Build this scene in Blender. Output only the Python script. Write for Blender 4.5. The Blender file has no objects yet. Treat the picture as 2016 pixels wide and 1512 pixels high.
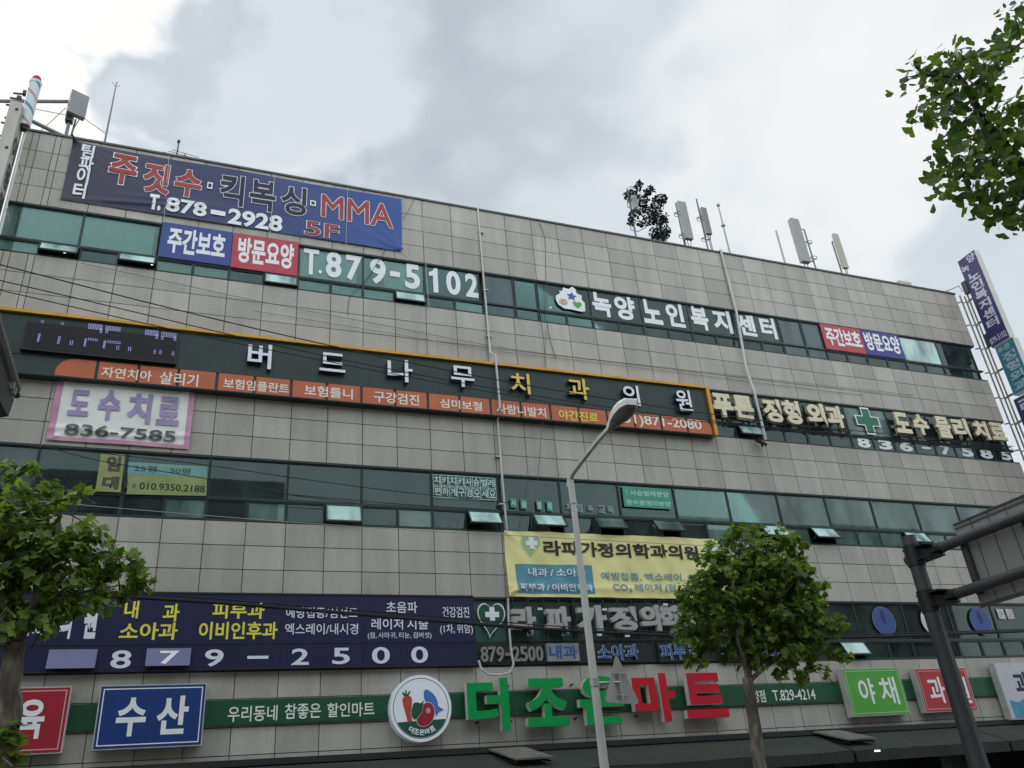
import bpy, bmesh, math, random
import numpy as np
from mathutils import Vector, Matrix
random.seed(7); rng = np.random.default_rng(7)
S = bpy.context.scene; COL = S.collection

# ------------------------------------------------------------------ camera (solved from the facade's tile grid)
F, YAW, PIT, ROL = 1653.09, 0.395064, 0.485086, -0.088231
CAM = Vector((3.6922, -21.7016, 1.6))
def _axes():
    cy, sy, cp, sp = math.cos(YAW), math.sin(YAW), math.cos(PIT), math.sin(PIT)
    f = Vector((sy*cp, cy*cp, sp)); r = Vector((cy, -sy, 0)); u = r.cross(f)
    c, s = math.cos(ROL), math.sin(ROL)
    return c*r + s*u, c*u - s*r, f
RX, UP, FW = _axes()
cd = bpy.data.cameras.new('camera'); cam = bpy.data.objects.new('camera', cd); COL.objects.link(cam)
cd.sensor_width = 36; cd.lens = 36*F/2016; cd.clip_end = 5000; cd.clip_start = 0.05
M = Matrix.Identity(4)
for i in range(3):
    M[i][0], M[i][1], M[i][2], M[i][3] = RX[i], UP[i], -FW[i], CAM[i]
cam.matrix_world = M; S.camera = cam

def ray(px, py): return FW + ((float(px)-1008)*RX - (float(py)-756)*UP)/F
def at(px, py, y=0.0):            # the point of the plane Y=y that the survey photo shows at a pixel
    d = ray(px, py); return CAM + d*((y-CAM.y)/d.y)
def atx(px, py, x):
    d = ray(px, py); return CAM + d*((x-CAM.x)/d.x)

# ------------------------------------------------------------------ world, sun, exposure
w = bpy.data.worlds.new('World'); S.world = w; w.use_nodes = True
nt = w.node_tree; N = nt.nodes; L = nt.links
SUN_EL, SUN_DIR = math.radians(50), Vector((-0.30, 0.57, 0)).normalized()
def nd(t, **k):
    n = N.new(t)
    for a, v in k.items(): setattr(n, a, v)
    return n
bg = N['Background']
sky = nd('ShaderNodeTexSky', sky_type='NISHITA', sun_disc=False, sun_elevation=SUN_EL, sun_rotation=math.atan2(SUN_DIR.x, SUN_DIR.y))
tc = nd('ShaderNodeTexCoord')
sep = nd('ShaderNodeSeparateXYZ'); L.new(tc.outputs['Generated'], sep.inputs[0])
def mth(op, a, b=None, c=None):
    m = nd('ShaderNodeMath', operation=op)
    for i, v in enumerate((a, b, c)):
        if v is None: continue
        if isinstance(v, (int, float)): m.inputs[i].default_value = v
        else: L.new(v, m.inputs[i])
    return m.outputs[0]
den = mth('ADD', mth('MAXIMUM', sep.outputs[2], 0.0), 0.25)
cmb = nd('ShaderNodeCombineXYZ')
L.new(mth('DIVIDE', sep.outputs[0], den), cmb.inputs[0]); L.new(mth('DIVIDE', sep.outputs[1], den), cmb.inputs[1])
n1 = nd('ShaderNodeTexNoise'); n1.inputs['Scale'].default_value = 1.5; n1.inputs['Detail'].default_value = 3; n1.inputs['Roughness'].default_value = .42; n1.inputs['Distortion'].default_value = .25
n2 = nd('ShaderNodeTexNoise'); n2.inputs['Scale'].default_value = 5.5; n2.inputs['Detail'].default_value = 4; n2.inputs['Roughness'].default_value = .45; n2.inputs['Distortion'].default_value = .1
L.new(cmb.outputs[0], n1.inputs['Vector']); L.new(cmb.outputs[0], n2.inputs['Vector'])
warp = nd('ShaderNodeVectorMath', operation='MULTIPLY_ADD')     # cloud edges wander
L.new(n2.outputs['Color'], warp.inputs[0]); warp.inputs[1].default_value = (.17, .17, .17); L.new(tc.outputs['Generated'], warp.inputs[2])
wsub = nd('ShaderNodeVectorMath', operation='SUBTRACT'); L.new(warp.outputs[0], wsub.inputs[0]); wsub.inputs[1].default_value = (.085, .085, .085)
val = mth('MULTIPLY_ADD', n1.outputs[0], 0.28, mth('MULTIPLY_ADD', n2.outputs[0], 0.08, 0.36))
def blob(px, py, deg0, deg1, amt):
    global val
    d = ray(px, py).normalized()
    dp = nd('ShaderNodeVectorMath', operation='DOT_PRODUCT'); L.new(wsub.outputs[0], dp.inputs[0]); dp.inputs[1].default_value = d
    mr = nd('ShaderNodeMapRange', interpolation_type='SMOOTHSTEP'); L.new(dp.outputs['Value'], mr.inputs[0])
    mr.inputs[1].default_value = math.cos(math.radians(deg1)); mr.inputs[2].default_value = math.cos(math.radians(deg0))
    mr.inputs[3].default_value = 0; mr.inputs[4].default_value = amt
    val = mth('ADD', val, mr.outputs[0])
blob(-60, 60, 3, 9.5, .62); blob(60, 330, 2, 8, .35)       # bright break in the cloud, sun behind it
blob(330, 120, 1, 11, -.16); blob(1000, 20, 2, 15, -.27)
blob(1560, 140, 0, 20, .25); blob(1980, 200, 0, 18, .08)
blob(1830, 480, 0, 16, -.02); blob(640, 330, 1, 12, .06)
rmp = nd('ShaderNodeValToRGB'); L.new(val, rmp.inputs[0])
e = rmp.color_ramp.elements
e[0].position = .12; e[0].color = (.44, .47, .54, 1)
e[1].position = 1.0; e[1].color = (1.02, 1.02, 1.0, 1)
for p_, c_ in ((.36, (.565, .625, .68, 1)), (.52, (.69, .76, .81, 1)), (.70, (.865, .90, .925, 1))):
    k = e.new(p_); k.color = c_
front = nd('ShaderNodeMapRange', interpolation_type='SMOOTHSTEP'); L.new(sep.outputs[1], front.inputs[0])  # sky behind the camera brightened to light the facade
front.inputs[1].default_value = .15; front.inputs[2].default_value = -.6; front.inputs[3].default_value = 1.0; front.inputs[4].default_value = 2.0
sc = nd('ShaderNodeVectorMath', operation='SCALE'); L.new(rmp.outputs[0], sc.inputs[0]); L.new(front.outputs[0], sc.inputs['Scale'])
sk = nd('ShaderNodeVectorMath', operation='SCALE'); L.new(sky.outputs[0], sk.inputs[0]); sk.inputs['Scale'].default_value = .1
mx = nd('ShaderNodeMix', data_type='RGBA'); mx.inputs[0].default_value = .93
L.new(sk.outputs[0], mx.inputs[6]); L.new(sc.outputs[0], mx.inputs[7])
L.new(mx.outputs[2], bg.inputs[0]); bg.inputs[1].default_value = 1.0

sl = bpy.data.lights.new('sun', 'SUN'); sl.energy = 1.2; sl.angle = math.radians(20); sl.color = (1, .96, .9)
so = bpy.data.objects.new('sun', sl); COL.objects.link(so)
sd = Vector((SUN_DIR.x*math.cos(SUN_EL), SUN_DIR.y*math.cos(SUN_EL), math.sin(SUN_EL)))
so.rotation_euler = sd.to_track_quat('Z', 'Y').to_euler(); so.location = (0, 0, 60)
S.view_settings.view_transform = 'Standard'; S.view_settings.look = 'None'; S.view_settings.gamma = 1
S.view_settings.exposure = 0.0; S.view_settings.use_curve_mapping = False

# ------------------------------------------------------------------ materials
MATS = {}
def mat(name, col, rough=.6, var=.12, scale=3.0, spec=.4, metal=0, emit=None, bump=0, streak=0):
    if name in MATS: return MATS[name]
    m = bpy.data.materials.new(name); m.use_nodes = True; MATS[name] = m
    n, l = m.node_tree.nodes, m.node_tree.links; b = n['Principled BSDF']
    b.inputs['Roughness'].default_value = rough; b.inputs['Metallic'].default_value = metal; b.inputs['Specular IOR Level'].default_value = spec
    c4 = (*col, 1)
    if var:
        t = n.new('ShaderNodeTexCoord'); q = n.new('ShaderNodeTexNoise'); q.inputs['Scale'].default_value = scale; q.inputs['Detail'].default_value = 6
        mp = n.new('ShaderNodeMapping'); mp.inputs['Scale'].default_value = (1, 1, .12 if streak else 1)
        l.new(t.outputs['Object'], mp.inputs[0]); l.new(mp.outputs[0], q.inputs['Vector'])
        r = n.new('ShaderNodeMapRange'); l.new(q.outputs[0], r.inputs[0]); r.inputs[1].default_value = .25; r.inputs[2].default_value = .75
        r.inputs[3].default_value = 1-var; r.inputs[4].default_value = 1+var
        s = n.new('ShaderNodeVectorMath'); s.operation = 'SCALE'; s.inputs[0].default_value = col; l.new(r.outputs[0], s.inputs['Scale'])
        l.new(s.outputs[0], b.inputs['Base Color'])
        if bump:
            bp = n.new('ShaderNodeBump'); bp.inputs['Strength'].default_value = bump; bp.inputs['Distance'].default_value = .02
            l.new(q.outputs[0], bp.inputs['Height']); l.new(bp.outputs[0], b.inputs['Normal'])
    else: b.inputs['Base Color'].default_value = c4
    if emit:
        b.inputs['Emission Color'].default_value = (*emit[0], 1); b.inputs['Emission Strength'].default_value = emit[1]
    return m

def tile_mat():
    m = bpy.data.materials.new('granite_tile'); m.use_nodes = True
    n, l = m.node_tree.nodes, m.node_tree.links; b = n['Principled BSDF']
    g = n.new('ShaderNodeNewGeometry'); t = n.new('ShaderNodeTexCoord')
    fine = n.new('ShaderNodeTexNoise'); fine.inputs['Scale'].default_value = 42; fine.inputs['Detail'].default_value = 3; fine.inputs['Roughness'].default_value = .7
    l.new(t.outputs['Object'], fine.inputs['Vector'])
    big = n.new('ShaderNodeTexNoise'); big.inputs['Scale'].default_value = 1.0; big.inputs['Detail'].default_value = 5
    mp = n.new('ShaderNodeMapping'); mp.inputs['Scale'].default_value = (2.2, 1, .35); l.new(t.outputs['Object'], mp.inputs[0]); l.new(mp.outputs[0], big.inputs['Vector'])
    def mr(src, a, b_, c, d):
        r = n.new('ShaderNodeMapRange'); l.new(src, r.inputs[0])
        for i, v in enumerate((a, b_, c, d)): r.inputs[i+1].default_value = v
        return r.outputs[0]
    def mul(a, b_):
        r = n.new('ShaderNodeMath'); r.operation = 'MULTIPLY'; l.new(a, r.inputs[0]); l.new(b_, r.inputs[1]); return r.outputs[0]
    f = mul(mul(mr(g.outputs['Random Per Island'], 0, 1, .87, 1.08), mr(fine.outputs[0], .3, .7, .87, 1.13)), mr(big.outputs[0], .3, .7, .85, 1.07))
    stn = n.new('ShaderNodeTexNoise'); stn.inputs['Scale'].default_value = 1.0; stn.inputs['Detail'].default_value = 4; stn.inputs['Roughness'].default_value = .65
    mp2 = n.new('ShaderNodeMapping'); mp2.inputs['Scale'].default_value = (7.5, 1, .22); l.new(t.outputs['Object'], mp2.inputs[0]); l.new(mp2.outputs[0], stn.inputs['Vector'])
    f = mul(f, mr(stn.outputs[0], .60, .72, 1.0, .80))
    # the stone of the right half is a little pinker than the older left half
    sx = n.new('ShaderNodeSeparateXYZ'); l.new(t.outputs['Object'], sx.inputs[0])
    mxx = n.new('ShaderNodeMix'); mxx.data_type = 'RGBA'; l.new(mr(sx.outputs[0], 8, 24, 0, 1), mxx.inputs[0])
    mxx.inputs[6].default_value = (.470, .448, .395, 1); mxx.inputs[7].default_value = (.470, .428, .388, 1)
    s = n.new('ShaderNodeVectorMath'); s.operation = 'SCALE'; l.new(mxx.outputs[2], s.inputs[0]); l.new(f, s.inputs['Scale'])
    l.new(s.outputs[0], b.inputs['Base Color']); b.inputs['Roughness'].default_value = .55; b.inputs['Specular IOR Level'].default_value = .3
    return m

def glass_mat(name, tint, rough=.02, film=None, film_amt=0):
    m = bpy.data.materials.new(name); m.use_nodes = True; n, l = m.node_tree.nodes, m.node_tree.links
    n.remove(n['Principled BSDF']); out = n['Material Output']
    tr = n.new('ShaderNodeBsdfTransparent'); tr.inputs[0].default_value = (*tint, 1)
    gl = n.new('ShaderNodeBsdfGlossy'); gl.inputs['Roughness'].default_value = rough; gl.inputs['Color'].default_value = (.86, 1.0, .97, 1)
    fr = n.new('ShaderNodeFresnel'); fr.inputs['IOR'].default_value = 1.5
    t = n.new('ShaderNodeTexCoord'); q = n.new('ShaderNodeTexNoise'); q.inputs['Scale'].default_value = 1.3; l.new(t.outputs['Object'], q.inputs['Vector'])
    base = tr.outputs[0]
    # uneven film on the glass: dust, and painted sky sheen on pale panes
    df = n.new('ShaderNodeBsdfDiffuse'); df.inputs[0].default_value = (*(film or (.40, .47, .44)), 1)
    mq = n.new('ShaderNodeMapping'); mq.inputs['Scale'].default_value = (2.2, 1, .7); l.new(t.outputs['Object'], mq.inputs[0])
    q2 = n.new('ShaderNodeTexNoise'); q2.inputs['Scale'].default_value = .8; q2.inputs['Detail'].default_value = 6; l.new(mq.outputs[0], q2.inputs['Vector'])
    r = n.new('ShaderNodeMapRange'); l.new(q2.outputs[0], r.inputs[0]); r.inputs[1].default_value = .3; r.inputs[2].default_value = .72
    r.inputs[3].default_value = film_amt*.35; r.inputs[4].default_value = film_amt*1.7
    m0 = n.new('ShaderNodeMixShader'); l.new(r.outputs[0], m0.inputs[0]); l.new(base, m0.inputs[1]); l.new(df.outputs[0], m0.inputs[2])
    m1 = n.new('ShaderNodeMixShader'); l.new(fr.outputs[0], m1.inputs[0]); l.new(m0.outputs[0], m1.inputs[1]); l.new(gl.outputs[0], m1.inputs[2])
    l.new(m1.outputs[0], out.inputs[0]); MATS[name] = m; return m

def leaf_mat(name, dark, light, trans=.35):
    m = bpy.data.materials.new(name); m.use_nodes = True; n, l = m.node_tree.nodes, m.node_tree.links; b = n['Principled BSDF']; out = n['Material Output']
    g = n.new('ShaderNodeNewGeometry'); mx_ = n.new('ShaderNodeMix'); mx_.data_type = 'RGBA'; l.new(g.outputs['Random Per Island'], mx_.inputs[0])
    mx_.inputs[6].default_value = (*dark, 1); mx_.inputs[7].default_value = (*light, 1)
    l.new(mx_.outputs[2], b.inputs['Base Color']); b.inputs['Roughness'].default_value = .42; b.inputs['Specular IOR Level'].default_value = .45
    tl = n.new('ShaderNodeBsdfTranslucent'); s = n.new('ShaderNodeVectorMath'); s.operation = 'MULTIPLY'; l.new(mx_.outputs[2], s.inputs[0]); s.inputs[1].default_value = (1.5, 1.7, .6)
    l.new(s.outputs[0], tl.inputs[0]); ms = n.new('ShaderNodeMixShader'); ms.inputs[0].default_value = trans
    l.new(b.outputs[0], ms.inputs[1]); l.new(tl.outputs[0], ms.inputs[2]); l.new(ms.outputs[0], out.inputs[0]); return m

TILE = tile_mat()
JOINT = mat('joint_mortar', (.088, .083, .073), .9)
FRAME = mat('window_frame_paint', (.016, .034, .033), .4, .1)
GLASS = glass_mat('green_glass', (.70, .855, .825), film=(.30, .46, .42), film_amt=.08)
GDARK = glass_mat('dark_green_glass', (.44, .59, .58), film=(.26, .37, .35), film_amt=.06)
GDUST = glass_mat('dusty_green_glass', (.66, .86, .82), film=(.29, .44, .39), film_amt=.34)
GPALE = glass_mat('pale_sheen_glass', (.6, .8, .75), film=(.58, .80, .75), film_amt=.80)  # pale film colour stands in for sky reflected on open sashes
GGREY = glass_mat('grey_film_glass', (.4, .5, .5), film=(.085, .115, .125), film_amt=.85)
ROOM = mat('room_plaster', (.30, .30, .28), .9)
BLIND = mat('blind_fabric', (.66, .66, .64), .8, .1, 1.5, streak=1)
BLINDMID = mat('grey_blind_fabric', (.40, .43, .40), .8, .18, 1.5, streak=1)
BLACKM = mat('black_metal', (.018, .02, .02), .5)
DARKM = mat('dark_metal', (.045, .05, .052), .5)
STEEL = mat('grey_steel', (.22, .225, .22), .45, metal=.3)
GALV = mat('galvanised_steel', (.42, .43, .43), .45, .1, 6, metal=.4)
WHITEP = mat('white_paint', (.72, .72, .70), .5, .08)
LETW = mat('white_vinyl', (.86, .89, .90), .5, .05)
WIRE = mat('cable_rubber', (.012, .012, .013), .6, 0)
WIREG = mat('grey_wire', (.10, .10, .10), .6, 0)
ROPE = mat('white_rope', (.6, .6, .58), .8, 0)
RED = mat('red_paint', (.52, .05, .06), .5)
NAVYT = mat('dark_navy_ink', (.015, .014, .04), .5)
YEL = mat('yellow_ink', (.80, .74, .08), .5)

# ------------------------------------------------------------------ mesh helpers
class MB:
    def __init__(s): s.v = []; s.f = []; s.m = []
    def add(s, vs, fs, mi=0):
        o = len(s.v); s.v += [tuple(v) for v in vs]; s.f += [tuple(i+o for i in f) for f in fs]; s.m += [mi]*len(fs); return s
    def box(s, x0, x1, y0, y1, z0, z1, mi=0):
        return s.add([(x, y, z) for z in (z0, z1) for y in (y0, y1) for x in (x0, x1)],
                     [(0, 2, 3, 1), (4, 5, 7, 6), (0, 1, 5, 4), (2, 6, 7, 3), (0, 4, 6, 2), (1, 3, 7, 5)], mi)
    def obox(s, c, ax, ay, az, mi=0):       # oriented box from half-axis vectors
        c, ax, ay, az = map(Vector, (c, ax, ay, az))
        if ax.cross(ay).dot(az) < 0: ax = -ax        # keep the faces looking outwards
        return s.add([c+sx*ax+sy*ay+sz*az for sz in (-1, 1) for sy in (-1, 1) for sx in (-1, 1)],
                     [(0, 2, 3, 1), (4, 5, 7, 6), (0, 1, 5, 4), (2, 6, 7, 3), (0, 4, 6, 2), (1, 3, 7, 5)], mi)
    def rings(s, rings, mi=0, cap=True):
        n = len(rings[0]); vs = [p for r in rings for p in r]; fs = []
        for i in range(len(rings)-1):
            for j in range(n):
                k = (j+1) % n; fs.append((i*n+j, i*n+k, (i+1)*n+k, (i+1)*n+j))
        if cap: fs += [tuple(range(n))[::-1], tuple((len(rings)-1)*n+j for j in range(n))]
        return s.add(vs, fs, mi)
    def tube(s, pts, r, n=8, mi=0):
        pts = [Vector(p) for p in pts]; rr = r if isinstance(r, (list, tuple)) else [r]*len(pts); out = []; a = None
        for i, p in enumerate(pts):
            t = (pts[min(i+1, len(pts)-1)]-pts[max(i-1, 0)]).normalized()
            if a is None: a = t.orthogonal().normalized()
            a = (a - t*a.dot(t)).normalized(); b = t.cross(a)
            out.append([p+rr[i]*(math.cos(2*math.pi*j/n)*a+math.sin(2*math.pi*j/n)*b) for j in range(n)])
        return s.rings(out, mi)
    def prism(s, pts, y0, y1, mi=0):        # outline in (x, z) extruded along y; y0 is the front
        n = len(pts)
        return s.add([(x, y0, z) for x, z in pts]+[(x, y1, z) for x, z in pts],
                     [tuple(range(n)), tuple(range(2*n-1, n-1, -1))]+[(i, n+i, n+(i+1) % n, (i+1) % n) for i in range(n)], mi)
    def sheet(s, pts, y, mi=0): return s.add([(x, y, z) for x, z in pts], [tuple(range(len(pts)))], mi)

def mk(name, mb, mats, root=None, parent=None, smooth=False, loc=None):
    me = bpy.data.meshes.new(name)
    v = np.array(mb.v, float)
    off = np.array(root.location) if root is not None else (np.array(loc) if loc is not None else np.zeros(3))
    me.from_pydata((v-off).tolist(), [], mb.f)
    mats = mats if isinstance(mats, (list, tuple)) else [mats]
    for m in mats: me.materials.append(m)
    if len(mats) > 1: me.polygons.foreach_set('material_index', mb.m)
    if smooth: me.polygons.foreach_set('use_smooth', [True]*len(me.polygons))
    me.update(); o = bpy.data.objects.new(name, me); COL.objects.link(o)
    if root is not None: o.parent = parent or root
    elif loc is not None: o.location = loc
    return o
def tag(o, label, cat, group=None):
    o['label'] = label; o['category'] = cat
    if group: o['group'] = group
    return o
def thing(name, label, cat, loc, group=None):
    o = bpy.data.objects.new(name, None); COL.objects.link(o); o.location = loc; o.empty_display_size = .2
    return tag(o, label, cat, group)
def struct(name, mb, m): o = mk(name, mb, m); o['kind'] = 'structure'; return o

# lettering -------------------------------------------------------------------
_tc = {}
def glyphs(body, off=0.0, ext=0.0):
    k = (body, off, ext)
    if k in _tc: return _tc[k]
    c = bpy.data.curves.new('lettering', 'FONT'); c.body = body; c.resolution_u = 4; c.offset = off; c.extrude = ext; c.space_word = .7
    o = bpy.data.objects.new('lettering', c); COL.objects.link(o)
    bpy.context.view_layer.update()
    me = bpy.data.meshes.new_from_object(o.evaluated_get(bpy.context.evaluated_depsgraph_get()))
    v = np.array([x.co for x in me.vertices]); f = [tuple(p.vertices) for p in me.polygons]
    bpy.data.objects.remove(o); bpy.data.curves.remove(c); bpy.data.meshes.remove(me)
    _tc[k] = (v, f); return _tc[k]
def poly_stats(v, f):
    A = P = 0; ed = {}
    for t in f:
        q = v[list(t), :2]; x, y = q[:, 0], q[:, 1]; A += abs(np.dot(x, np.roll(y, -1))-np.dot(y, np.roll(x, -1)))/2
        for a, b in zip(t, t[1:]+t[:1]): k = (min(a, b), max(a, b)); ed[k] = ed.get(k, 0)+1
    for (a, b), n in ed.items():
        if n == 1: P += float(np.hypot(*(v[a, :2]-v[b, :2])))
    return A, P
_ok = {}
def safe_off(body, off):       # the largest stroke offset up to off whose outline still fills cleanly
    k = (body, round(off, 4))
    if k not in _ok:
        A0, P0 = poly_stats(*glyphs(body)); o = off
        while o > .004:
            A, P = poly_stats(*glyphs(body, round(o, 4)))
            if .965 < A/(A0+P0*o) < 1.055: break
            o -= .005
        _ok[k] = round(o, 4) if o > .004 else 0.0
    return _ok[k]
def put(mb, body, box, y, off=.022, depth=0.0, mi=0, mside=1, fn=None, outline=None, mo=1, to=None):
    """fit body into box=(x0,x1,z0,z1) on plane y; depth>0 makes solid letters standing from y to y+depth"""
    x0, x1, z0, z1 = box
    v, f = glyphs(body, 0.0)
    lo, hi = v[:, :2].min(0)-off, v[:, :2].max(0)+off; sc_ = np.array([x1-x0, z1-z0])/np.maximum(hi-lo, 1e-4)
    def emit(off_, yy, mi_, d):
        so_ = safe_off(body, off_); rem = off_-so_
        sh = [(0, 0)] if rem < .004 else [(rem*math.cos(a), rem*math.sin(a)) for a in np.arange(8)*math.pi/4]
        vv, ff = glyphs(body, so_, .5 if d else 0.0)
        for n_, (sx_, sy_) in enumerate(sh):
            q = (vv[:, :2]+np.array([sx_, sy_])-lo)*sc_+np.array([x0, z0])
            yc = yy + (0.5-vv[:, 2])*d + n_*.0007 if d else np.full(len(vv), yy+n_*.0005)
            P = np.stack([q[:, 0], yc, q[:, 1]], 1)
            if fn is not None: P[:, 1] += fn(P[:, 0], P[:, 2])
            if to is not None: P = np.array([to(*p) for p in P])
            o = len(mb.v); mb.v += [tuple(p) for p in P]
            for t in ff:
                mb.f.append(tuple(i+o for i in t))
                if d and abs(vv[list(t), 2].max()-vv[list(t), 2].min()) > .2: mb.m.append(mside)
                else: mb.m.append(mi_)
    if outline: emit(off+outline, y+.011, mo, 0)
    emit(off, y, mi, depth)
    return mb
def lets(root, name, mats, items, y, off=.022, **kw):      # one mesh per word
    for s_, b in items:
        m = MB(); put(m, s_, b, y, off, **kw); mk(name, m, mats, root)
def B(LL, UR, y=0.0):
    a, b = at(*LL, y), at(*UR, y); xm = (LL[0]+UR[0])/2
    if at(xm, LL[1], y).x < at(xm, UR[1], y).x: return (at(LL[0], UR[1], y).x, at(UR[0], LL[1], y).x, a.z, b.z)   # uprights lean to the right going down
    return (a.x, b.x, a.z, b.z)
class Crop:      # lets me quote coordinates of an enlarged survey crop
    def __init__(s, ox, oy, k): s.o = (ox, oy, k)
    def p(s, x, y): ox, oy, k = s.o; return (ox+x/k, oy+y/k)
    def B(s, LL, UR, y=0.0): return B(s.p(*LL), s.p(*UR), y)
    def at(s, x, y, d=0.0): return at(*s.p(x, y), d)
K = 3.78
cA = Crop(100, 260, K); cB = Crop(500, 300, K); cC = Crop(950, 400, K); cD = Crop(1400, 400, K); cE = Crop(0, 560, K); cF = Crop(400, 600, K); cG = Crop(850, 640, K)
cH = Crop(1300, 640, K); cI = Crop(0, 840, K); cJ = Crop(0, 1112, K); cK = Crop(400, 1112, K); cL = Crop(800, 1112, K); cM = Crop(1200, 1112, K); cN = Crop(1516, 1112, K)
cO = Crop(800, 900, K); cP = Crop(1200, 900, K); cQ = Crop(1516, 860, K); cR = Crop(1370, 740, 6.11); cS = Crop(1650, 780, 5.51)
def quad(c, pts, y): return [(lambda q: (q.x, q.z))(c.at(*p, y)) for p in pts]
def rect(x0, x1, z0, z1): return [(x0, z0), (x1, z0), (x1, z1), (x0, z1)]

# ------------------------------------------------------------------ ground, road, pavements
def ground_mat(name, c, s, v): return mat(name, c, .9, v, s, bump=.3)
g = MB(); g.add([(-900, -900, 0), (900, -900, 0), (900, 900, 0), (-900, 900, 0)], [(0, 1, 2, 3)]); struct('ground', g, ground_mat('bare_ground', (.14, .135, .12), .4, .2))
g = MB().box(-300, 300, -18.5, -9.3, -.05, .006); struct('road', g, ground_mat('asphalt', (.055, .055, .056), 9, .25))
g = MB()
for yy in (-13.98, -13.68): g.box(-300, 300, yy-.06, yy+.06, .0, .011)
struct('road_marking', g, mat('yellow_road_paint', (.6, .42, .05), .7))
g = MB().box(-300, 300, -9.3, .02, -.05, .13); struct('pavement', g, ground_mat('paving_block', (.20, .19, .175), 6, .2))
g = MB().box(-300, 300, -32, -18.5, -.05, .13); struct('near_pavement', g, ground_mat('paving_block', (.20, .19, .175), 6, .2))

# ------------------------------------------------------------------ the commercial building
XL, XR, ZT = -2.05, 34.2, 20.83
BD = thing('commercial_building', 'long five storey building clad in beige granite tiles with green window bands', 'building', (16, 6, 0))
BANDS = {5: (16.49, 16.98, 18.2), 4: (12.78, 13.33, 14.61), 3: (9.10, 9.72, 10.88), 2: (5.39, 5.98, 7.22)}
xs = [XL, -1.8, -1.63, -1.2, -1.04] + list(range(0, 34)) + [33.7, XR]
rows = [[18.2, 18.85, 19.49, 20.14, ZT], [14.61, 15.24, 15.86, 16.49], [10.88, 11.51, 12.15, 12.78], [7.22, 7.85, 8.47, 9.10], [2.75, 3.55, 4.15, 4.77, 5.39]]
bk = MB()
gap = .0100
for rw in rows:
    tl = MB(); bk.box(XL+.02, XR-.02, .012, .30, rw[0]+.004, rw[-1]-.004)
    for a, b in zip(rw[:-1], rw[1:]):
        for c, d in zip(xs[:-1], xs[1:]):
            jy = random.uniform(-.0015, .0015)
            tl.box(c+gap, d-gap, -.012+jy, .0125, a+gap, b-gap)
    mk('wall', tl, TILE, BD)
bk.box(XL+.02, 20.0, .013, .29, 12.775, 14.615); bk.box(XL+.02, 10.98, .013, .29, 5.385, 7.225)     # walled-up bays behind the long signs
mk('wall_core', bk, JOINT, BD)
sd_ = MB().box(XL, XL+.3, .31, 13, 0, ZT).box(XR-.3, XR, .31, 13, 0, ZT).box(XL+.31, XR-.31, 12.7, 13, 0, ZT)
mk('side_wall', sd_, mat('render_coat', (.38, .36, .33), .9, .15, 1, streak=1), BD)
rf = MB().box(XL+.3, XR-.3, .3, 12.7, 20.0, 20.2); mk('roof', rf, mat('roof_membrane', (.2, .22, .2), .9), BD)
mk('parapet_cap', MB().box(XL-.03, XR+.03, -.055, .33, ZT+.002, ZT+.07), mat('cap_flashing', (.10, .11, .11), .45, .2, 2, metal=.4), BD)
rm = MB()
for fl, (z0, zm, z1) in BANDS.items():
    rm.box(XL+.32, XR-.32, .31, 6.0, z1+.25, z1+.45); rm.box(XL+.32, XR-.32, .31, 6.0, z0-.9, z0-.75); rm.box(XL+.32, XR-.32, 5.9, 6.1, z0-.7, z1+.24)
    for xx in (4.02, 12.02, 20.02, 26.02): rm.box(xx-.06, xx+.06, .32, 5.88, z0-.7, z1+.24)
mk('interior', rm, ROOM, BD)
hd = MB()      # dark metal heads and sills framing each band
for fl, (z0, zm, z1) in BANDS.items():
    x0 = {5: XL, 4: 20.1, 3: XL, 2: 11.0}[fl]
    hd.box(x0, XR-.02, -.004, .20, z1-.045, z1-.002); hd.box(x0, XR-.02, -.016, .20, z0+.002, z0+.04)
    hd.box(x0, XR-.02, .015, .16, zm-.028, zm+.028)
mk('window_surround', hd, FRAME, BD)

def window(x0, x1, z0, z1, g_, blind=None, name='window', bw=.028):
    f = MB(); yo, yi = .035, .10
    f.box(x0, x0+bw, yo, yi, z0, z1); f.box(x1-bw, x1, yo, yi, z0, z1); f.box(x0+bw, x1-bw, yo, yi, z0, z0+bw); f.box(x0+bw, x1-bw, yo, yi, z1-bw, z1)
    o = mk(name, f, FRAME, BD)
    a_, b_ = rng.normal(0, .0045, 2); w2, h2 = (x1-x0)/2-bw+.003, (z1-z0)/2-bw+.003
    p = MB().obox(((x0+x1)/2, .072, (z0+z1)/2), Vector((1, a_, 0))*w2, Vector((-a_, 1, -b_))*.004, Vector((0, b_, 1))*h2); mk('pane', p, g_, BD, o)
    if blind:
        m_, a, b, lo = blind; mk('blind', MB().box(x0+(x1-x0)*a, x0+(x1-x0)*b, .15, .156, z0+(z1-z0)*lo, z1+.02), m_, BD, o)
    return o
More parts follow.
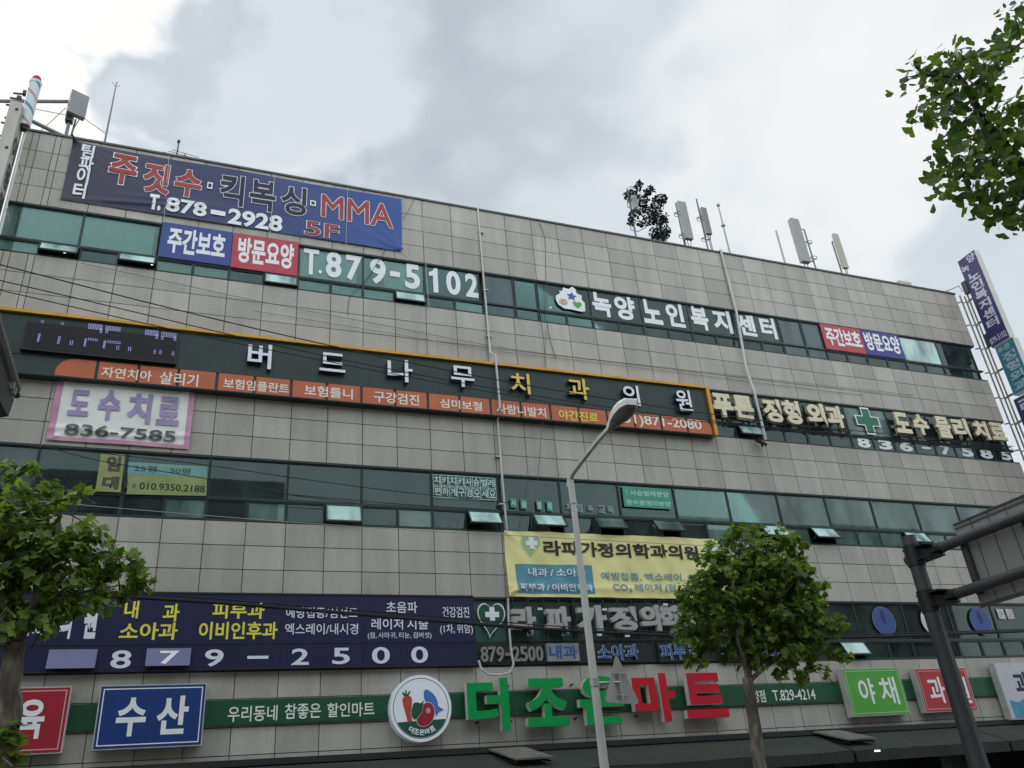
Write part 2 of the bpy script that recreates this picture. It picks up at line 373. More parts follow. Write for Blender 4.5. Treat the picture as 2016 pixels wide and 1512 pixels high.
def vent(x0, x1, z0, z1, g_, opn=0, blind=None):
    if not opn: return window(x0+.004, x1-.004, z0, z1, g_, blind, 'vent_window', .035)
    f = MB(); bw = .045; a = math.radians(opn); h = z1-z0-.02; zt = z1-.005; yh = .0
    d = Vector((0, -math.sin(a), -math.cos(a))); nrm = Vector((0, -math.cos(a), math.sin(a)))
    def bar(xa, xb, s0, s1, t=.022): f.obox(Vector(((xa+xb)/2, yh, zt))+d*(s0+s1)/2, ((xb-xa)/2, 0, 0), d*(s1-s0)/2, nrm*t)
    bar(x0+.01, x0+.01+bw, 0, h); bar(x1-.01-bw, x1-.01, 0, h); bar(x0+.01+bw, x1-.01-bw, 0, bw); bar(x0+.01+bw, x1-.01-bw, h-bw, h)
    o = mk('vent_window', f, FRAME, BD)
    p = MB(); p.obox(Vector(((x0+x1)/2, yh, zt))+d*h/2+nrm*.008, ((x1-x0)/2-.05, 0, 0), d*(h/2-.04), nrm*.004); mk('pane', p, g_, BD, o)
    s = MB()
    for xx in (x0+.05, x1-.05): s.tube([(xx, .06, z0+.12), Vector((xx, yh, zt))+d*h*.72], .009, 5)
    mk('stay', s, STEEL, BD, o); return o
BL, BM = BLIND, BLINDMID
# fifth floor
z0, zm, z1 = BANDS[5]
for a, b, g_, bl in ((XL, -.06, GLASS, (BL, .22, 1, 0)), (-.06, 1.97, GLASS, (BL, 0, .93, 0)), (2, 4, GDARK, None), (4, 6, GDARK, None), (6, 8, GLASS, (BL, .04, .9, 0)), (8, 10, GLASS, (BM, .35, .95, 0)), (10, 11.9, GDARK, (BM, .0, .55, .1)),
                     (14, 16, GDARK, None), (16, 18, GLASS, (BM, .02, .98, 0)), (18, 20, GLASS, (BM, .02, .98, 0)), (20, 22, GLASS, (BM, .02, .98, 0)), (22, 24, GLASS, (BM, .02, .98, 0)), (26.05, 28, GDARK, None), (28, 30, GDARK, None), (30, 32, GPALE, (BL, .02, .98, 0)), (32, 33.95, GLASS, (BM, .0, .5, .1))):
    window(a, b, zm+.028, z1-.045, g_, bl)
for a, b, g_ in ((12.0, 13.12, GGREY), (13.14, 13.98, GDARK), (24.02, 25.08, GGREY), (25.10, 26.03, GGREY)): window(a, b, z0+.04, z1-.045, g_, None, 'window', .04)
op5 = {-1: 27, 1: 27, 5: 13, 9: 17}
for k in list(range(-2, 12))+list(range(14, 24))+list(range(26, 34)):
    bl = (BL if k in (-2, 30, 31) else BM, .03, .97, 0) if k in (-2, 2, 3, 6, 7, 8, 11, 16, 18, 19, 21, 23, 26, 27, 28, 30, 31, 33) else None
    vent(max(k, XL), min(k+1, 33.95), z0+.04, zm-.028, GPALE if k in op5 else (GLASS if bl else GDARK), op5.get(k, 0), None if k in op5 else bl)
# fourth floor
z0, zm, z1 = BANDS[4]
for a in range(20, 34, 2): window(max(a, 20.12), min(a+2, 33.95), zm+.028, z1-.045, GDUST if a == 26 else GLASS, (BM, .03, .97, 0) if a in (20, 22, 26) else None)
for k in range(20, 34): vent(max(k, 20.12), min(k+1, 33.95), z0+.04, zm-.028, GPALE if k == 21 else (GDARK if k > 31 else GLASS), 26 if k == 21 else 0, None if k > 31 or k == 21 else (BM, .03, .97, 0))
# third floor
z0, zm, z1 = BANDS[3]
for a in range(-2, 34, 2):
    g_ = GGREY if a == -2 else (GDARK if a < 18 else GDUST)
    bl = (BM, .02, .98, 0) if a >= 18 else ((BM, .08, .72, .05) if a == 10 else None)
    window(max(a, XL)+.005, min(a+2, 33.95)-.005, zm+.028, z1-.045, g_, bl)
op3 = {7: 14, 11: 33, 13: 34, 15: 36, 17: 36, 21: 34, 23: 35, 27: 32}
for k in range(-2, 34):
    lt = k in (3, 5, 9, 19, 24, 26, 28, 30)
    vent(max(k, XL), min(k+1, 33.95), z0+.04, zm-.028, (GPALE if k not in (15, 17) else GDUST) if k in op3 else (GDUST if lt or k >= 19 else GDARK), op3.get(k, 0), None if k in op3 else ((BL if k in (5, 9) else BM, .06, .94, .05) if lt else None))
# second floor
z0, zm, z1 = BANDS[2]
window(11.02, 12.0, zm+.028, z1-.045, GLASS, (BL, .03, .97, 0))
for a in range(12, 34, 2): window(max(a, 12.02), min(a+2, 33.95)-.005, zm+.028, z1-.045, GDARK if a > 24 else GLASS, (BM, .02, .98, 0) if a <= 20 else None)
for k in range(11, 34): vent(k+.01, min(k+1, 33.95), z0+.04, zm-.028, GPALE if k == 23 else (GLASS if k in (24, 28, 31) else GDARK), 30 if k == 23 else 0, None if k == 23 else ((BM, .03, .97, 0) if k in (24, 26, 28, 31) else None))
cur = MB()
for i in range(60):
    x = 22.1+i*.055; cur.box(x, x+.045, .20+.02*math.sin(i*1.3), .21+.02*math.sin(i*1.3), zm+.03, z1)
mk('curtain', cur, mat('teal_curtain', (.10, .33, .33), .9, .2, 2), BD)
lampm = mat('lit_lamp', (1, 1, 1), .5, 0, emit=((1, .93, .8), 3))
for px, py, d, s in ((127, 497, .25, .03), (299, 521, .3, .025), (1800, 1027, 1.2, .10), (927, 984, .5, .05), (1084, 606, .4, .03), (1727, 1022, 1.2, .04)):
    q = at(px, py, d); mk('ceiling_lamp', MB().box(q.x-s, q.x+s, d-s, d+s, q.z, q.z+.03), lampm, BD)
for (px, py, w_, h_) in ((868, 995, .12, .12), (899, 998, .14, .13), (933, 999, .12, .12), (873, 1031, .22, .22), (893, 1034, .17, .17), (909, 1034, .2, .2), (1060, 640, .1, .1), (612, 556, .22, .3), (655, 565, .35, .2), (1288, 1035, .1, .1), (1265, 1046, .3, .14), (1760, 1072, .35, .08)):
    q = at(px, py, .13); mk('paper_note', MB().box(q.x-w_/2, q.x+w_/2, .128, .132, q.z-h_/2, q.z+h_/2), mat('paper_seen_through_glass', (.62, .64, .62), .7, .15), BD)
for fl, xs_ in ((5, (15, 19, 23, 29, 33)), (4, (22.5, 29.3, 31)), (3, (1.2, 5.4, 7.6, 9.2, 13.3, 15, 17.2)), (2, (13, 16, 26.6, 29, 31.5))):     # furniture and ceiling boxes inside
    z0, zm, z1 = BANDS[fl]
    for x in xs_:
        hh = rng.uniform(.5, 1.3); mk('cabinet', MB().box(x-.5, x+.5, .55, 1.1, z0-.7, z0+hh), mat('cabinet_board', (.38, .36, .33), .7, .2), BD)
        mk('ceiling_panel', MB().box(x-.7, x+.5, 1.2, 1.5, z1+.18, z1+.245), mat('white_ceiling_panel', (.8, .8, .78), .6, .05), BD)
# ground floor shop front behind the awning
sf = MB().box(XL, XR, 1.2, 1.3, 0, 2.74).box(XL, XR, .0, 1.2, 2.6, 2.74)
for x in range(-2, 35, 4): sf.box(x-.2, x+.2, .05, 1.2, 0, 2.6)
mk('shop_front', sf, mat('shop_front_dark', (.035, .037, .04), .5, .3), BD)

# ------------------------------------------------------------------ unseen houses added over the road: they shade lower floors, show in glass
for i, (xa, xb, h_, c_) in enumerate(((-42, -14, 20, (.24, .21, .19)), (-13, 9, 22, (.28, .27, .25)), (10, 30, 18, (.22, .17, .14)), (31, 62, 21, (.27, .26, .24)))):
    t = thing('shading_house', ('low brown', 'tall pale', 'lowest red brown', 'wide buff')[i]+' flat roofed unseen house added behind the camera to shade the facade', 'house', ((xa+xb)/2, -38, .1), 'unseen houses added across the road')
    mk('wall', MB().box(xa, xb, -44, -30, .1, h_), mat('house_render_%s' % 'abcd'[i], c_, .9, .15), t)
    for f_ in range(int(h_/3.4)):
        m = MB()
        for x in np.arange(xa+1.2, xb-2, 3.1): m.box(x, x+1.9, -29.995, -29.9, 1.2+f_*3.4, 2.8+f_*3.4)
        mk('window_row', m, mat('dark_house_glass', (.03, .04, .045), .15, 0), t)

# ------------------------------------------------------------------ awnings and metal hoods under the tiled wall
AWN = mat('dark_green_canvas', (.038, .046, .036), .8, .25, 1.2)
def awning(x0, x1, label):
    t = thing('awning', label, 'awning', (x0, -.1, 2.9), 'awnings over the shop front')
    m = MB(); n = 24
    for i in range(n):
        a = x0+(x1-x0)*i/n; b = x0+(x1-x0)*(i+1)/n
        m.add([(a, -.03, 3.34), (b, -.03, 3.34), (b, -1.5, 2.74+.012*math.sin(i*1.7)), (a, -1.5, 2.74+.012*math.sin((i-1)*1.7))], [(0, 3, 2, 1)])
        m.add([(a, -.03, 3.31), (b, -.03, 3.31), (b, -1.48, 2.71), (a, -1.48, 2.71)], [(0, 1, 2, 3)])
    mk('canvas', m, AWN, t)
    mk('valance', MB().box(x0, x1, -1.52, -1.49, 2.46, 2.735), mat('valance_canvas', (.025, .032, .028), .8, .3, 2), t)
    mk('head_box', MB().box(x0, x1, -.22, -.013, 3.30, 3.44), mat('head_box_metal', (.02, .024, .022), .6, .2), t)
awning(-2.6, 21.2, 'long dark green canvas awning sloping out under the round logo sign')
awning(21.3, 27.0, 'short dark olive canvas awning under the green and red grocery signs')
awning(27.1, 34.2, 'dark olive canvas awning under the white sign at the right edge')
HOOD = mat('weathered_sheet', (.18, .17, .145), .6, .3, 5)
for px0, label in (((963, 1474), 'small weathered metal flap standing out of the awning below green channel letters'), ((1602, 1440), 'small weathered metal flap standing out of the awning left of the green grocery sign')):
    a = at(*px0, -.25); w_ = .98
    t = thing('metal_flap', label, 'metal flap', (a.x, -.25, a.z), 'metal flaps on the awnings')
    m = MB(); m.obox((a.x+w_/2+.15, -.72, a.z-.18), (w_/2, -.0, 0), (.16, -.52, -.17), (0, .006, -.02)); mk('plate', m, HOOD, t)
    m = MB(); m.tube([(a.x+.1, -.24, a.z-.22), (a.x+.35, -1.2, a.z-.42)], .025, 6).tube([(a.x+w_, -.24, a.z-.22), (a.x+w_+.25, -1.2, a.z-.42)], .025, 6); mk('bracket', m, BLACKM, t)
q = at(1715, 1480, -1.3); t = thing('work_light', 'tiny lit white lamp at the edge of the olive awning', 'lamp', q)
mk('tube', MB().box(q.x-.09, q.x+.09, -1.56, -1.53, q.z-.02, q.z+.02), mat('lit_tube', (1, 1, 1), .5, 0, emit=((1, 1, 1), 1.6)), t)
mk('housing', MB().box(q.x-.11, q.x+.11, -1.53, -1.50, q.z-.03, q.z+.05), BLACKM, t)

# ------------------------------------------------------------------ banners
def cloth(name, x0, x1, z0, z1, y, fn, nx, nz):
    m = MB(); X = np.linspace(x0, x1, nx+1); Z = np.linspace(z0, z1, nz+1); P = np.array([(x, 0, z) for z in Z for x in X]); P[:, 1] = y+fn(P[:, 0], P[:, 2])
    m.add(P.tolist()+(P+np.array([0, .004, 0])).tolist(), [])
    n = nx+1; k = len(P)
    for j in range(nz):
        for i in range(nx):
            a = j*n+i; m.f += [(a, a+1, a+n+1, a+n), (k+a, k+a+n, k+a+n+1, k+a+1)]; m.m += [0, 0]
    return m
def fold(X, Z, cx, cz, ang, wid, amp, reach):
    dx, dz = X-cx, Z-cz; ca, sa = math.cos(ang), math.sin(ang); u = dx*ca+dz*sa; v = -dx*sa+dz*ca
    return amp*np.exp(-(v/(wid*(.5+np.abs(u)/reach)))**2)*np.exp(-np.abs(u)/reach)
# the martial arts banner
bx0, bx1, bz0, bz1 = -.73, 9.26, 18.49, 20.68
def fA(X, Z):
    r = .012*np.sin(X*1.3+Z*2.1)
    for i, a in enumerate((-.15, -.38, -.62, -.9, -1.2)): r += fold(X, Z, bx0, bz1, a, .06, -.045, .9)
    for a in (2.3, 2.7, 2.0): r += fold(X, Z, bx1, bz0, a, .06, -.04, .8)
    r += -.03*np.exp(-((Z-bz0-.35-.10*(X-2))/.07)**2)*np.exp(-((X-1.2)/1.6)**2)
    r += -.022*np.exp(-((Z-bz0-.62-.06*(X-3))/.08)**2)*np.exp(-((X-2.4)/1.5)**2)
    return r*1.7 - .03
def banner_mat():
    m = bpy.data.materials.new('banner_print'); m.use_nodes = True; n, l = m.node_tree.nodes, m.node_tree.links; b = n['Principled BSDF']
    t = n.new('ShaderNodeTexCoord'); s = n.new('ShaderNodeSeparateXYZ'); l.new(t.outputs['Object'], s.inputs[0])
    r = n.new('ShaderNodeMapRange'); l.new(s.outputs[0], r.inputs[0]); r.inputs[1].default_value = -4.5; r.inputs[2].default_value = 5
    c = n.new('ShaderNodeValToRGB'); l.new(r.outputs[0], c.inputs[0]); e_ = c.color_ramp.elements
    e_[0].color = (.030, .025, .055, 1); e_[1].color = (.012, .075, .32, 1); k = e_.new(.45); k.color = (.024, .032, .125, 1)
    l.new(c.outputs[0], b.inputs['Base Color']); b.inputs['Roughness'].default_value = .42; return m
BAN = thing('banner', 'huge dark blue vinyl banner for a martial arts gym on the fifth floor', 'banner', (4.3, -.05, 18.5))
mk('vinyl', cloth('vinyl', bx0, bx1, bz0, bz1, -.03, fA, 180, 44), banner_mat(), BAN, smooth=True)
YB = -.060
m = MB()
for ch, LL, UR in (('팀', (222, 202), (335, 128)), ('파', (205, 298), (330, 212)), ('이', (182, 392), (300, 288)), ('터', (155, 498), (275, 398))): put(m, ch, cA.B(LL, UR), YB, .03, fn=fA)
mk('lettering', m, LETW, BAN); m = MB()
for ch, LL, UR in (('T.', (725, 588), (830, 490)), ('878', (850, 602), (1165, 548)), ('2928', (1312, 692), (1725, 640))): put(m, ch, cA.B(LL, UR), YB, .07 if ch == 'T.' else .032, fn=fA)
put(m, '-', cA.B((1187, 622), (1300, 606)), YB, .0, fn=fA)
mk('phone_number', m, LETW, BAN)
BRED = mat('red_ink', (.36, .045, .045), .5)
m = MB()
for ch, LL, UR in (('주', (415, 388), (662, 205)), ('짓', (672, 452), (903, 262)), ('수', (908, 478), (1132, 310))): put(m, ch, cA.B(LL, UR), YB, .035, fn=fA, outline=.022)
mk('red_lettering', m, [BRED, LETW], BAN)
lets(BAN, 'red_lettering', [BRED, LETW], (('MMA', cB.B((497, 488), (1028, 408))), ('5F', cB.B((374, 622), (628, 560)))), YB, .012, fn=fA, outline=.022)
m = MB()
for c, ch, LL, UR in ((cA, '킥', (1248, 540), (1446, 350)), (cA, '복', (1470, 580), (1678, 395)), (cB, '싱', (195, 464), (392, 282))): put(m, ch, c.B(LL, UR), YB, .026, fn=fA, outline=.022)
mk('dark_lettering', m, [NAVYT, LETW], BAN)
for b in (cA.B((1160, 428), (1206, 388)), cB.B((414, 408), (458, 374))):
    m = MB()
    for (a0, a1, yy, mi) in ((0, 1, YB+.004, 1), (.22, .78, YB, 0)):
        X0, X1, Z0, Z1 = b; wx, wz = X1-X0, Z1-Z0
        m.add([(X0+wx*a, yy+float(fA(np.array([X0+wx*a]), np.array([Z0+wz*c]))[0]), Z0+wz*c) for a, c in ((a0, a0), (a1, a0), (a1, a1), (a0, a1))], [(0, 1, 2, 3)], mi)
    mk('dot', m, [NAVYT, LETW], BAN)
m = MB()
for (ta, tb) in (((333, 307), (322, 438)), ((541, 343), (531, 470)), ((684, 368), (681, 490))): m.tube([at(*ta, -.09), at(*tb, -.09)], .007, 5)
for a, b in (((146, 281), (139, 270)), ((790, 398), (789, 388)), ((790, 498), (800, 506)), ((118, 392), (112, 395))): m.tube([at(*a, -.05), at(*b, -.02)], .006, 5)
mk('rope', m, ROPE, BAN)
tag(mk('loose_cord', MB().tube([at(829, 396, -.03), at(838, 520, -.03), at(845, 610, -.03)], .008, 5), ROPE), 'white cord hanging straight down the tiles beside the martial arts banner', 'cord')

# white banner with a pink border
fx0, fx1, fz0, fz1 = .11, 3.43, 11.0, 12.77
def fB(X, Z): return .010*np.sin(X*2.2+1)+.008*np.sin(Z*5+X*3) - .034*np.exp(-((Z-fz0-.30-.06*np.sin(X*2.4))/.075)**2) - .02 + fold(X, Z, fx0, fz0, .5, .05, -.03, .5)+fold(X, Z, fx1, fz1, 3.7, .05, -.03, .5)+fold(X, Z, fx0, fz1, -.4, .05, -.03, .5)
t = thing('banner', 'faded white banner with a pink border and lavender letters below the orange panels', 'banner', (1.7, -.05, 11))
mk('vinyl', cloth('vinyl', fx0, fx1, fz0, fz1, -.05, fB, 90, 50), mat('white_vinyl_sheet', (.84, .86, .80), .55, .07, 2), t, smooth=True)
m = MB()
for (a0, a1, c0, c1) in ((fx0, fx1, fz0, fz0+.11), (fx0, fx1, fz1-.10, fz1), (fx0, fx0+.15, fz0+.11, fz1-.1), (fx1-.14, fx1, fz0+.11, fz1-.1)): m2 = cloth('', a0, a1, c0, c1, -.058, fB, 60 if a1-a0 > 1 else 6, 6 if a1-a0 > 1 else 40); m.add(m2.v, m2.f)
mk('border', m, mat('pink_ink', (.58, .30, .42), .6, .25, 2), t, smooth=True)
m = MB()
for ch, LL, UR in (('도', (498, 975), (685, 795)), ('수', (714, 1008), (912, 800)), ('치', (938, 1030), (1143, 822)), ('료', (1158, 1045), (1350, 845))): put(m, ch, cE.B(LL, UR, -.06), -.074, .045, fn=fB)
mk('lettering', m, mat('faded_lavender_ink', (.36, .29, .50), .6, .22, 3), t)
m = MB(); put(m, '836-7585', cE.B((475, 1122), (1312, 1098), -.06), -.090, .016, fn=fB); mk('phone_number', m, mat('faded_black_ink', (.10, .105, .10), .6, .55, 2.5), t)
m = MB()
for a, b in (((116, 746), (104, 742)), ((387, 768), (395, 768)), ((91, 868), (78, 880)), ((369, 885), (374, 893))): m.tube([at(*a, -.06), at(*b, -.02)], .006, 5)
mk('rope', m, ROPE, t)

# yellow clinic banner
hx0, hx1, hz0, hz1 = 12.05, 19.35, 7.235, 9.12
def fC(X, Z): return .022*np.sin(X*1.9+Z*1.1)+.016*np.sin(X*4.3-Z*3.1+.7)+.010*np.sin(X*9.1+Z*5)-.03*np.exp(-((Z-hz0-.25)/.1)**2) - .03 + fold(X, Z, hx0, hz1, -.6, .07, -.05, .6)+fold(X, Z, hx0, hz0, .7, .06, -.05, .5)+fold(X, Z, hx0, hz0+.1, .25, .05, -.05, 1.0)
t = thing('banner', 'creased yellow banner for a clinic hung below the third floor windows', 'banner', (15.5, -.06, 7.2))
mk('vinyl', cloth('vinyl', hx0, hx1, hz0, hz1, -.06, fC, 150, 44), mat('yellow_vinyl_sheet', (.86, .80, .35), .5, .06, 2), t, smooth=True)
yy = -.074
m = MB(); put(m, '라파가정의학과의원', B((1068, 1094), (1375, 1076), -.06), yy-.008, .03, fn=fC); mk('lettering', m, mat('black_ink', (.03, .028, .022), .6, 0), t)
a, b = cO.at(807, 795, -.06), cO.at(1400, 1022, -.06)
m2 = cloth('', a.x, b.x, b.z, a.z, yy+.008, fC, 40, 14); mk('blue_panel', m2, mat('teal_blue_ink', (.11, .31, .40), .6, .1), t, smooth=True)
lets(t, 'small_lettering', LETW, (('내과 / 소아과', cO.B((900, 888), (1332, 836), -.06)), ('피부과 / 이비인후과', cO.B((838, 998), (1382, 950), -.06))), yy-.016, .012, fn=fC)
lets(t, 'blue_lettering', mat('blue_ink', (.12, .30, .42), .6, .1), (('예방접종, 엑스레이, 심전도', B((1181, 1143), (1404, 1132), -.06)), ('CO₂ 레이저 (점, 사마귀)', B((1204, 1167), (1398, 1152), -.06))), yy-.012, .010, fn=fC)
def heart(cx, cz, w_, h_, tail=True, n=40):
    P = []
    for i in range(n):
        a = 2*math.pi*i/n; x = 16*math.sin(a)**3/17; z = (13*math.cos(a)-5*math.cos(2*a)-2*math.cos(3*a)-math.cos(4*a))/15
        if tail and z < -.1: x += .22*(-z-.1)**1.3*-1.0
        P.append((cx+x*w_/2, cz+z*h_/2))
    return P[::-1]
def drape(pts, y, fn, m, mi=0): m.add([(x, y+float(fn(np.array([x]), np.array([z]))[0]), z) for x, z in pts], [tuple(range(len(pts)))], mi)
def cross(cx, cz, r, w_): return [(cx+a*r, cz+b*r) for a, b in ((-w_, 1), (-w_, w_), (-1, w_), (-1, -w_), (-w_, -w_), (-w_, -1), (w_, -1), (w_, -w_), (1, -w_), (1, w_), (w_, w_), (w_, 1))]
for hx in (12.85, 18.95):
    m = MB(); hz = 8.72; drape(heart(hx, hz, .62, .70), yy+.004, fC, m, 0); drape(cross(hx+.02, hz+.05, .17, .4), yy-.002, fC, m, 1)
    mk('heart_emblem', m, [mat('pale_green_ink', (.38, .58, .30), .6, .1), LETW], t)

# ------------------------------------------------------------------ window posters and vinyl lettering
def poster(name, label, cat, pts, y, m_, texts, lm, group=None, off=.03):
    a = pts[0]; t = thing(name, label, cat, (a[0], y, a[1]), group)
    mk('panel', MB().prism(pts, y, y+.02), m_, t); lets(t, 'lettering', lm, texts, y-.004, off); return t
PB = mat('blue_poster', (.045, .075, .28), .5, .08); PR = mat('red_poster', (.50, .06, .085), .5, .08)
poster('window_poster', 'blue window poster with white Korean letters under the martial arts banner', 'poster', rect(2.02, 4.0, 17.0, 18.26), -.02, PB, [('주간보호', cA.B((858, 895), (1308, 768)))], LETW, off=.035)
poster('window_poster', 'red window poster right of a blue one under the martial arts banner', 'poster', rect(4.02, 5.96, 16.98, 18.26), -.02, PR, [('방문요양', cA.B((1384, 968), (1812, 842)))], LETW, off=.035)
poster('window_poster', 'small red window poster near the right end of the top floor', 'poster', rect(26.0, 27.98, 17.0, 18.15), -.02, PR, [('주간보호', cD.B((845, 1050), (1122, 962)))], LETW, off=.035)
poster('window_poster', 'small blue window poster near the right end of the top floor', 'poster', rect(28.0, 29.97, 17.0, 18.15), -.02, mat('indigo_poster', (.05, .05, .24), .5, .08), [('방문요양', cD.B((1135, 1088), (1410, 1000)))], LETW, off=.035)
def widen(ch, b): k = .09*(b[1]-b[0]) if len(ch) == 1 and b[0] > 13 else 0; return (b[0]-k, b[1]+k, b[2], b[3])
def decal(name, label, items, y, m_=None, off=.035, cat='lettering', group=None):
    b0 = items[0][1]; t = thing(name, label, cat, (b0[0], y, b0[2]), group)
    for s_, b in items: lets(t, 'digit' if name == 'phone_number' else 'letter', m_ or LETW, ((s_, widen(s_, b)),), y, off)
    return t
PN = decal('phone_number', 'large white phone number starting with T on the top floor glass', [('T', cB.B((365, 893), (488, 712))), ('.', cB.B((482, 893), (508, 868))), ('8', cB.B((535, 915), (655, 742))), ('7', cB.B((685, 935), (803, 768))), ('9', cB.B((866, 962), (985, 795))), ('-', cB.B((1015, 912), (1090, 885))), ('5', cB.B((1125, 1000), (1240, 835))), ('0', cB.B((1430, 1045), (1545, 885))), ('2', cB.B((1572, 1064), (1676, 905)))], .054, off=.034)
decal('window_lettering', 'white letters of the senior welfare centre on the top floor glass', [(c_, k_.B(a_, b_)) for k_, c_, a_, b_ in ((cC, '녹', (822, 825), (962, 672)), (cC, '양', (990, 850), (1140, 700)), (cC, '노', (1195, 880), (1340, 722)), (cC, '인', (1370, 903), (1508, 752)), (cC, '복', (1552, 925), (1690, 775)), (cC, '지', (1720, 945), (1862, 802)), (cD, '센', (198, 968), (340, 838)), (cD, '터', (368, 990), (495, 858)))], .054, off=.04)
b = cB.B((1302, 1028), (1378, 858)); fw, fh = b[1]-b[0], b[3]-b[2]
mk('digit', MB().sheet([(b[0]+u*fw, b[2]+v*fh) for u, v in ((.45, 0), (.97, 0), (.97, 1), (.62, 1), (.40, .86), (.02, .80), (.02, .64), (.45, .68))], .054), LETW, PN)
# emblem beside it
q = cC.at(655, 718, -.01); t = thing('emblem_sticker', 'sticker of a blue star, green heart and pink snail on dark glass', 'emblem', (q.x, -.006, q.z))
def wob(cx, cz, rs, n=48): return [(cx+rs(2*math.pi*i/n)*math.cos(2*math.pi*i/n), cz+rs(2*math.pi*i/n)*math.sin(2*math.pi*i/n)) for i in range(n)]
U_ = .0138*.265     # metres per crop pixel there
def cc(x, y): p_ = cC.at(x, y); return (p_.x, p_.z)
mk('backing', MB().sheet([cc(*p_) for p_ in ((545, 690), (575, 670), (570, 650), (590, 655), (600, 628), (640, 640), (665, 622), (690, 640), (700, 672), (740, 690), (735, 715), (760, 745), (765, 805), (735, 808), (655, 790), (610, 785), (565, 755), (545, 720))][::-1], -.006), LETW, t)
q = cc(600, 735); mk('snail', MB().sheet([(q[0]+.16*math.cos(a), q[1]+.14*math.sin(a)) for a in np.linspace(0, 6.1, 24)], -.010), mat('pink_vinyl', (.72, .50, .46), .5, 0), t)
mk('spiral', MB().tube([(q[0]+(.02+.017*a)*math.cos(a), -.013, q[1]+(.02+.015*a)*math.sin(a)) for a in np.linspace(0, 7.5, 40)], .010, 4), mat('coral_vinyl', (.60, .16, .13), .5, 0), t)
q = cc(662, 695); mk('star', MB().sheet([(q[0]+(.20 if i % 2 == 0 else .10)*math.sin(i*math.pi/5+.15), q[1]+(.19 if i % 2 == 0 else .095)*math.cos(i*math.pi/5+.15)) for i in range(10)][::-1], -.016), mat('blue_vinyl', (.03, .10, .42), .5, 0), t)
q = cc(705, 757); mk('heart', MB().sheet(heart(q[0], q[1], .36, .33, False), -.012), mat('green_vinyl', (.12, .38, .08), .5, 0), t)
# third floor window notices
PY = mat('yellow_green_paper', (.30, .35, .14), .7, .15); PC = mat('pale_cyan_paper', (.17, .37, .36), .7, .15); INK = mat('brown_ink', (.10, .085, .07), .7, 0)
pts = quad(cI, ((708, 480), (898, 488), (930, 208), (752, 197)), -.02)
poster('rental_notice', 'tall yellow green rental notice on the third floor glass', 'notice', pts, -.02, PY, [('임', cI.B((782, 330), (908, 222), -.02)), ('대', cI.B((752, 462), (892, 372), -.02))], INK, off=.06)
pts = quad(cI, ((942, 502), (1535, 515), (1545, 298), (955, 262)), -.02)
t = poster('rental_notice', 'wide rental notice with a phone number beside the tall yellow green one', 'notice', pts, -.02, PY, [('010.9350.2188', cI.B((1035, 466), (1528, 440), -.02))], mat('dark_olive_ink', (.035, .05, .025), .7, 0), off=.02)
pts = quad(cI, ((950, 352), (1538, 378), (1544, 300), (956, 264)), -.02); mk('cyan_strip', MB().sheet(pts, -.0235), PC, t)
lets(t, 'small_lettering', INK, (('25평', cI.B((995, 332), (1168, 295), -.02)), ('30평', cI.B((1260, 348), (1420, 312), -.02))), -.027, .010)
q = cI.at(980, 438, -.03); m = MB(); m.tube([(q.x-.09+.05*math.cos(a), -.026, q.z+.10*math.sin(a)) for a in np.linspace(2.0, 4.4, 10)], .03, 6)
for r_ in (.06, .10): m.tube([(q.x-.02+r_*math.cos(a), -.026, q.z+r_*math.sin(a)) for a in np.linspace(-.7, .7, 6)], .007, 4)
mk('phone_symbol', m, mat('dark_olive_ink', (.035, .05, .025)), t)
# lettered grid
PALE = mat('pale_green_vinyl', (.55, .76, .70), .6, 0)
a, b = cO.at(204, 296), cO.at(660, 158); gx0, gx1, gz0, gz1 = a.x, b.x, a.z, b.z
t = thing('window_lettering', 'two rows of pale letters in a grid of boxes on third floor glass', 'lettering', (gx0, -.006, gz0))
m = MB()
for r_, s_ in enumerate(('치키치키사슴벌레', '편하게구경오세요')):
    for i, ch in enumerate(s_):
        w_ = (gx1-gx0)/8; h_ = (gz1-gz0)/2; x = gx0+i*w_; z = gz1-(r_+1)*h_
        put(m, ch, (x+w_*.1, x+w_*.9, z+h_*.18, z+h_*.88), -.006, .012)
mk('lettering', m, PALE, t); m = MB()
for i in range(9): x = gx0+i*(gx1-gx0)/8; m.box(x-.006, x+.006, -.008, -.004, gz0, gz1)
for z in (gz0, gz0+(gz1-gz0)*.47, gz0+(gz1-gz0)*.53, gz1): m.box(gx0, gx1, -.0085, -.0045, z-.006, z+.006)
mk('grid_lines', m, PALE, t)
GC = mat('green_card', (.06, .30, .21), .7, .1)
for i, (ch, LL, UR, lb) in enumerate((('사', (772, 374), (824, 308), 'first'), ('슴', (848, 384), (903, 314), 'second'), ('벌', (966, 391), (1014, 322), 'third'), ('레', (1042, 402), (1092, 326), 'fourth'))):
    x0, x1, z0_, z1_ = cO.B(LL, UR, -.01); t = thing('letter_card', 'green letter card taped inside glass above the yellow banner, %s from the left' % lb, 'card', (x0, -.01, z0_), 'green letter cards')
    mk('card', MB().prism(rect(x0, x1, z0_, z1_), -.008, -.003), GC, t); m = MB(); put(m, ch, (x0+.03, x1-.03, z0_+.05, z1_-.04), -.011, .02); mk('lettering', m, PALE, t)
decal('window_lettering', 'small pale letters with an ampersand on glass right of the green letter cards', [(c_, cO.B(a_, b_)) for c_, a_, b_ in (('체', (1190, 397), (1240, 343)), ('험', (1255, 405), (1308, 345)), ('&', (1350, 395), (1390, 358)), ('교', (1430, 412), (1480, 362)), ('육', (1495, 417), (1545, 365)))], -.006, mat('dim_vinyl', (.30, .40, .38), .6, 0), .008)
pts = quad(cP, ((112, 366), (464, 388), (448, 242), (93, 214)), -.012)
